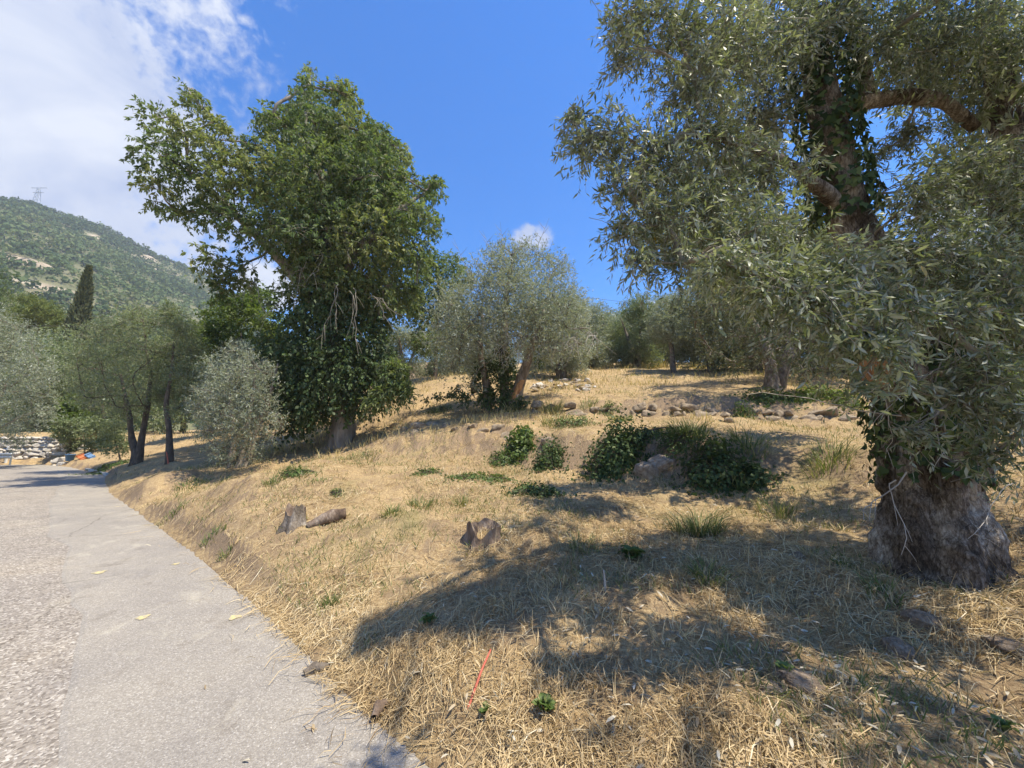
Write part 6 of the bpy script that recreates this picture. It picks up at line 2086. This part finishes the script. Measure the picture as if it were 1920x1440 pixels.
def build_props():
    # red marker stake by the slim roadside tree
    g = on_ground(316, 869)
    p0, p1 = g + (0, 0, -0.05), P(312, 847, g[1])
    V, Fc = bark_tube([p0, (p0 + p1) / 2 + (0.01, 0, 0), p1], [0.022, 0.02, 0.016], k=8, sides=8, amp=0.05)
    tag(obj('marker_stake', make_mesh('marker_stake', V - g, Fc, [RED]), None, tuple(g)), 'red marker stake at the crest of the bank by the slim roadside tree', 'stake')
    # red stick in the straw
    a, e = on_ground(876, 1338), P(920, 1243, 2.55)
    g = a.copy()
    e = on_ground(920, 1243) + (0, 0, 0.06)
    mid = (a + e) / 2 + (0.012, 0, 0.045)
    V, Fc = bark_tube([a + (0, 0, -0.01), mid, e], [0.0075, 0.0075, 0.0055], k=12, sides=8, amp=0.12, freq=40)
    tag(obj('red_stick', make_mesh('red_stick', V - g, Fc, [RED], smooth=True), None, tuple(g)), 'red painted stick leaning in the straw near the bottom', 'stick')
    # dry stick standing at the shade edge
    g = on_ground(1134, 1110)
    V, Fc = bark_tube([g + (0, 0, -0.03), g + (0.004, 0, 0.07), g + (-0.004, 0, 0.16)], [0.012, 0.010, 0.006], k=10, sides=8, amp=0.2, freq=30)
    tag(obj('dry_stick', make_mesh('dry_stick', V - g, Fc, [TWIG_DEAD], smooth=True), None, tuple(g)), 'thin grey broken stick standing below the cabbage-like weed', 'stick')
    # white umbel at the shade edge of the tallest tree
    g = on_ground(585, 845)
    t = thing('wild_flower', 'small white umbel flower standing before the dark shade of the tallest tree', 'flower', g)
    V, Fc = bark_tube([g, g + (0.01, 0, 0.12), g + (-0.02, 0, 0.24)], [0.008, 0.007, 0.005], k=8, sides=6, amp=0.02)
    obj('stem', make_mesh('stem', V - g, Fc, [GRASS]), t)
    r = np.random.default_rng(2)
    n = 40
    a = r.uniform(0, 6.28, n)
    q = 0.07 * np.sqrt(r.uniform(0, 1, n))
    c = np.stack([np.cos(a) * q - 0.02, np.sin(a) * q, 0.25 + 0.02 * r.uniform(0, 1, n)], -1)
    V, Fl, rv = leaf_faces(c, nz(np.stack([np.cos(a), np.sin(a), 0.2 + 0 * a], -1)), nz(np.stack([-np.sin(a), np.cos(a), 0 * a], -1)), np.full(n, 0.03), np.full(n, 0.025), np.ones(n))
    obj('flower_head', make_mesh('flower_head', V, Fl, [WHITE]), t)
    # orange and blue boards dumped on the bank by the wall
    for (px, py, Y, s, rot, mat, lab) in ((156, 843, 22.6, (0.6, 0.34, 0.05), (0.5, 0.35, -0.3), ORANGE, 'orange plastic panel dumped on the bank right of the stone wall'), (170, 844, 22.7, (0.42, 0.3, 0.05), (0.55, 0.6, 0.25), BLUE, 'blue plastic panel lying behind the orange one')):
        p = P(px, py, Y)
        gz = float(H(p[0], p[1]))
        t = thing('plastic_panel', lab, 'panel', (p[0], p[1], gz + 0.16))
        t.rotation_euler = rot
        obj('board', box_mesh('board', *s, mat), t)
        for k in (-1, 1):
            o = obj('rib', box_mesh('rib', 0.05, s[1] * 0.96, 0.05, mat, 0.008), t)
            o.location = (k * s[0] * 0.3, 0, s[2] * 0.5 + 0.025)
    g = on_ground(130, 866)
    t = thing('blue_bucket', 'small blue bucket on the ground by the loose white stones', 'bucket', g)
    n = 18
    a = np.linspace(0, 2 * math.pi, n, endpoint=False)
    rows = [np.stack([np.cos(a) * q, np.sin(a) * q, 0 * a + z], -1) for q, z in ((0.01, 0.0), (0.16, 0.0), (0.21, 0.36), (0.23, 0.36), (0.23, 0.39), (0.20, 0.39), (0.15, 0.03), (0.01, 0.03))]
    V = np.stack(rows).reshape(-1, 3)
    i, j = np.meshgrid(np.arange(len(rows) - 1), np.arange(n), indexing='ij')
    Fq = np.stack([i * n + j, i * n + (j + 1) % n, (i + 1) * n + (j + 1) % n, (i + 1) * n + j], -1).reshape(-1, 4)
    obj('pail', make_mesh('pail', V, Fq, [BLUE], smooth=True), t)
    aa = np.linspace(0, math.pi, 10)
    V, Fq = tubes(np.stack([0.22 * np.cos(aa), 0.1 * np.sin(aa) + 0 * aa, 0.37 + 0.12 * np.sin(aa)], -1)[None], np.full((1, 10), 0.008), 5)
    obj('handle', make_mesh('handle', V, Fq, [STEEL]), t)
    # guard rail on the outside of the bend
    p = np.array((-36.2, 24.0))
    q = np.array((-29.6, 21.8)) * 0 + np.array((-31.9, 25.2))
    rail = [P(-60, 862, 23.0), P(-20, 860, 23.2), P(22, 858, 23.2)]
    org = np.array((rail[2][0], rail[2][1], 0.0))
    t = thing('guard_rail', 'grey steel guard rail at the left edge where the road bends', 'rail', org)
    path = spline(np.array([(a_[0], a_[1], 0.55) for a_ in rail]), 20)
    prof = [(0, 0.155), (0.04, 0.11), (0.04, 0.06), (0, 0.02), (0, -0.02), (0.04, -0.06), (0.04, -0.11), (0, -0.155)]
    tn = nz(np.gradient(path, axis=0))
    nr = np.stack([tn[:, 1], -tn[:, 0], 0 * tn[:, 0]], -1)
    V = np.stack([path + nr * o_ + np.array((0, 0, z_)) for o_, z_ in prof], 1)
    nn, kk = V.shape[:2]
    i, j = np.meshgrid(np.arange(nn - 1), np.arange(kk - 1), indexing='ij')
    a = (i * kk + j).ravel()
    m = obj('rail_beam', make_mesh('rail_beam', V.reshape(-1, 3) - org, np.stack([a, a + kk, a + kk + 1, a + 1], -1), [STEEL]), t)
    sm = m.modifiers.new('thickness', 'SOLIDIFY')
    sm.thickness = 0.006
    for k in (2, 10, 18):
        o = obj('post', box_mesh('post', 0.08, 0.06, 0.9, STEEL), t)
        o.location = tuple(path[k] - nr[k] * 0.07 - org + (0, 0, -0.2))
    g = np.array((*P(12, 860, 23.6)[:2], 0.0))
    t = thing('road_post', 'slim white delineator post behind the guard rail', 'post', g)
    o = obj('shaft', box_mesh('shaft', 0.11, 0.09, 1.1, WHITE, 0.02), t)
    o.location = (0, 0, 0.55)
    o = obj('black_band', box_mesh('black_band', 0.116, 0.096, 0.16, DARKMETAL, 0.02), t)
    o.location = (0, 0, 0.82)


# ------------------------------------------------------------------ straw, grass and litter
def scatter(n, r0, r1, a0, a1, seed):
    r = np.random.default_rng(seed)
    rr_ = np.exp(r.uniform(math.log(r0), math.log(r1), n))
    az = np.radians(r.uniform(a0, a1, n))
    return rr_ * np.sin(az), rr_ * np.cos(az), rr_, r


def build_straw():
    x, y, rr_, r = scatter(262000, 1.2, 30, -70, 76, 1)
    d, _ = edge_d(x, y)
    ragged = 0.10 * fbm2(x, y, 2.2, 3, 60)
    cover = fbm2(x, y, 1.1, 4, 61) + 0.35 * fbm2(x, y, 5.0, 2, 62)
    keep = (d > 0.02 + ragged) & (r.uniform(0, 1, len(x)) < sstep(-0.55, 0.25, cover) * 0.95 + 0.10)
    stray = (d > -0.35) & (d <= 0.02 + ragged) & (r.uniform(0, 1, len(x)) < 0.05 * np.exp(d * 5))
    keep |= stray
    x, y, rr_, d = x[keep], y[keep], rr_[keep], d[keep]
    n = len(x)
    far = 1 + rr_ / 9.0
    L_ = r.uniform(0.05, 0.19, n) * (0.75 + 0.25 * far)
    L_ = np.where(r.uniform(0, 1, n) < 0.06, L_ * 1.8, L_)
    swirl = 2.2 * fbm2(x, y, 0.55, 2, 63) + r.normal(0, 1.2, n)
    ang = swirl + (r.uniform(0, 1, n) < 0.5) * math.pi
    dx, dy = np.cos(ang), np.sin(ang)
    w = r.uniform(0.0007, 0.0019, n) * (0.7 + 0.62 * far)
    stub = (r.uniform(0, 1, n) < 0.16) & (d > 0.15)
    L_ = np.where(stub, L_ * 0.65, L_)
    hor = np.where(stub, r.uniform(0.2, 0.7, n), r.uniform(0.90, 1.0, n))
    h1, h2 = r.uniform(0.0, 0.030, n), r.uniform(0.0, 0.030, n)
    lift = np.where(stub, L_ * np.sqrt(1 - hor ** 2), 0)
    xs = [x, x + dx * L_ * 0.5 * hor, x + dx * L_ * hor]
    off = 0.10 * r.normal(0, 1, n) * L_
    xs[1] = xs[1] - dy * off
    ys = [y, y + dy * L_ * 0.5 * hor + dx * off, y + dy * L_ * hor]
    zs = [np.maximum(H(a, b_), 0.010) for a, b_ in zip(xs, ys)]
    zs[0] = zs[0] + np.where(stub, -0.01, h1)
    zs[1] = zs[1] + np.where(stub, lift * 0.55, (h1 + h2) / 2 + 0.008 + r.uniform(0, 0.012, n))
    zs[2] = zs[2] + np.where(stub, lift, h2) + (rr_ > 8.0) * 0.02
    zs[0] = zs[0] + (rr_ > 8.0) * 0.02
    tilt = r.normal(0, 0.55, n)
    sx, sy, sz = -dy * np.cos(tilt), dx * np.cos(tilt), np.sin(tilt)
    rows = []
    for k, f_ in enumerate((0.8, 1.0, 0.35)):
        c = np.stack([xs[k], ys[k], zs[k]], -1)
        o = np.stack([sx, sy, sz], -1) * (w * f_)[:, None]
        rows += [c - o, c + o]
    V = np.stack(rows, 1).reshape(-1, 3)
    o6 = np.arange(n)[:, None] * 6
    fr, nr_ = o6[rr_ > 8.0], o6[rr_ <= 8.0]
    Fq = np.concatenate([nr_ + np.array([0, 1, 3, 2]), nr_ + np.array([2, 3, 5, 4]), fr + np.array([0, 1, 5, 4])])
    tone = np.clip(0.47 + 0.22 * fbm2(x, y, 0.8, 3, 64) + 0.12 * fbm2(x, y, 4.0, 2, 65) + r.normal(0, 0.2, n), 0, 1)
    o = obj('straw', make_mesh('straw', V, Fq, [STRAW], np.repeat(tone, 6)))
    tag(o, 'cut golden straw strewn over the bank and terraces', kind='stuff')
    # rooted dry tufts
    x, y, rr_, r = scatter(3600, 1.4, 16, -66, 74, 8)
    d, _ = edge_d(x, y)
    keep = (d > 0.15) & (fbm2(x, y, 0.9, 3, 66) > r.uniform(-0.5, 0.6, len(x)))
    x, y, rr_ = x[keep], y[keep], rr_[keep]
    k = 11
    sz = r.uniform(0.4, 1.2, len(x))
    a = r.uniform(0, 6.28, (len(x), k))
    q = 0.035 * sz[:, None] * np.sqrt(r.uniform(0, 1, (len(x), k)))
    bx, by = (x[:, None] + q * np.cos(a)).ravel(), (y[:, None] + q * np.sin(a)).ravel()
    n = len(bx)
    b = np.stack([bx, by, H(bx, by) - 0.005], -1)
    a = a.ravel() + r.normal(0, 0.5, n)
    ln_ = r.uniform(0.4, 1.0, n)
    dirn = nz(np.stack([np.cos(a) * ln_, np.sin(a) * ln_, r.uniform(0.35, 1.2, n)], -1))
    s = nz(np.cross(dirn, r.normal(0, 1, (n, 3))))
    L_ = 0.13 * np.repeat(sz, k) * r.uniform(0.5, 1.2, n)
    V, Fc, rv = leaf_faces(b, dirn, s, L_, 0.0036 * (1 + np.repeat(rr_, k) / 5), np.clip(np.repeat(r.uniform(0.2, 0.8, len(x)), k) + r.normal(0, 0.12, n), 0, 1), 'kite', 0.25)
    tag(obj('dry_tufts', make_mesh('dry_tufts', V, Fc, [STRAW], rv)), 'small rooted tufts of withered grass on the bank', kind='stuff')
    # living and withered grass blades between
    x, y, rr_, r = scatter(80000, 1.4, 26, -70, 76, 2)
    d, _ = edge_d(x, y)
    m = fbm2(x, y, 0.5, 3, 70) + 0.6 * fbm2(x, y, 2.4, 2, 71)
    keep = (d > 0.2) & (m + 0.35 * np.exp(-((x - 1.5) / 3.5) ** 2 - ((y - 7.5) / 3.0) ** 2) > 0.2 + r.uniform(-0.2, 0.5, len(x)))
    x, y, rr_ = x[keep], y[keep], rr_[keep]
    n = len(x)
    a = r.uniform(0, 6.28, n)
    L_ = r.uniform(0.03, 0.11, n) * (0.8 + rr_ / 14)
    b = np.stack([x, y, H(x, y)], -1)
    dirn = nz(np.stack([np.cos(a) * 0.6, np.sin(a) * 0.6, r.uniform(0.5, 1.4, n)], -1))
    s = nz(np.cross(dirn, r.normal(0, 1, (n, 3))))
    V, Fc, rv = leaf_faces(b, dirn, s, L_, 0.0045 * (1 + rr_ / 7), r.uniform(0, 0.95, n) ** 0.8)
    tag(obj('grass', make_mesh('grass', V, Fc, [GRASS], rv)), 'thin new grass sprouting through the straw', kind='stuff')
    # withered standing grass on the upper terraces
    x, y, rr_, r = scatter(34000, 11, 48, -50, 68, 6)
    d, _ = edge_d(x, y)
    m = fbm2(x, y, 0.35, 3, 75) + 0.5 * fbm2(x, y, 1.4, 2, 76)
    keep = (d > 3.0) & (m > 0.05 + r.uniform(-0.3, 0.4, len(x)))
    x, y, rr_ = x[keep], y[keep], rr_[keep]
    n = len(x)
    a = r.uniform(0, 6.28, n)
    b = np.stack([x, y, H(x, y) - 0.02], -1)
    dirn = nz(np.stack([np.cos(a) * 0.45, np.sin(a) * 0.45, np.ones(n)], -1))
    s = nz(np.cross(dirn, r.normal(0, 1, (n, 3))))
    V, Fc, rv = leaf_faces(b, dirn, s, r.uniform(0.12, 0.42, n), 0.006 * (1 + rr_ / 7), np.clip(r.uniform(0, 1, n) + 0.2 * m[keep], 0, 1))
    tag(obj('dry_grass', make_mesh('dry_grass', V, Fc, [DRYGRASS], rv)), 'withered standing grass on the upper terraces', kind='stuff')
    # fallen leaves, thickest under the near olive
    x, y, rr_, r = scatter(9000, 1.3, 9, -40, 76, 3)
    d, _ = edge_d(x, y)
    keep = (d > -0.8) & (r.uniform(0, 1, len(x)) < np.clip(0.1 + 0.9 * sstep(-1.5, 2.5, x), 0, 1) * np.where(d < 0, 0.06, 1))
    x, y, rr_ = x[keep], y[keep], rr_[keep]
    n = len(x)
    a = r.uniform(0, 6.28, n)
    b = np.stack([x, y, np.maximum(H(x, y), 0.010) + r.uniform(0.002, 0.035, n) * (edge_d(x, y)[0] > 0)], -1)
    dirn = nz(np.stack([np.cos(a), np.sin(a), r.normal(0, 0.25, n)], -1))
    s = nz(np.cross(dirn, np.array((0, 0, 1.0)) + r.normal(0, 0.35, (n, 3))))
    ll = r.uniform(0.035, 0.07, n)
    V, Fc, rv = leaf_faces(b, dirn, s, ll, ll * 0.27, r.uniform(0, 1, n), 'lance', 0.15)
    tag(obj('leaf_litter', make_mesh('leaf_litter', V, Fc, [LITTER], rv)), 'dry fallen olive leaves scattered in the shade', kind='stuff')


build_near_olive()
build_walls()
build_stumps()
build_small_plants()
build_props()
build_straw()


# ------------------------------------------------------------------ the air
def build_haze():
    m, N, L = new_mat('thin_air')
    out = N.new('ShaderNodeOutputMaterial')
    v = N.new('ShaderNodeVolumePrincipled')
    v.inputs['Color'].default_value = (0.86, 0.90, 0.95, 1)
    v.inputs['Density'].default_value = 0.00046
    v.inputs['Anisotropy'].default_value = 0.2
    L.new(v.outputs[0], out.inputs['Volume'])
    me = bpy.data.meshes.new('haze')
    x0, x1, y0, y1, z0, z1 = -1600, 1600, -1600, 1600, -9.0, 262.0
    V = np.array([(x, y, z) for z in (z0, z1) for y in (y0, y1) for x in (x0, x1)])
    me = make_mesh('haze', V, np.array([(0, 2, 3, 1), (4, 5, 7, 6), (0, 1, 5, 4), (2, 6, 7, 3), (0, 4, 6, 2), (1, 3, 7, 5)]), [m])
    tag(obj('haze', me), 'thin summer haze', kind='stuff')


build_haze()
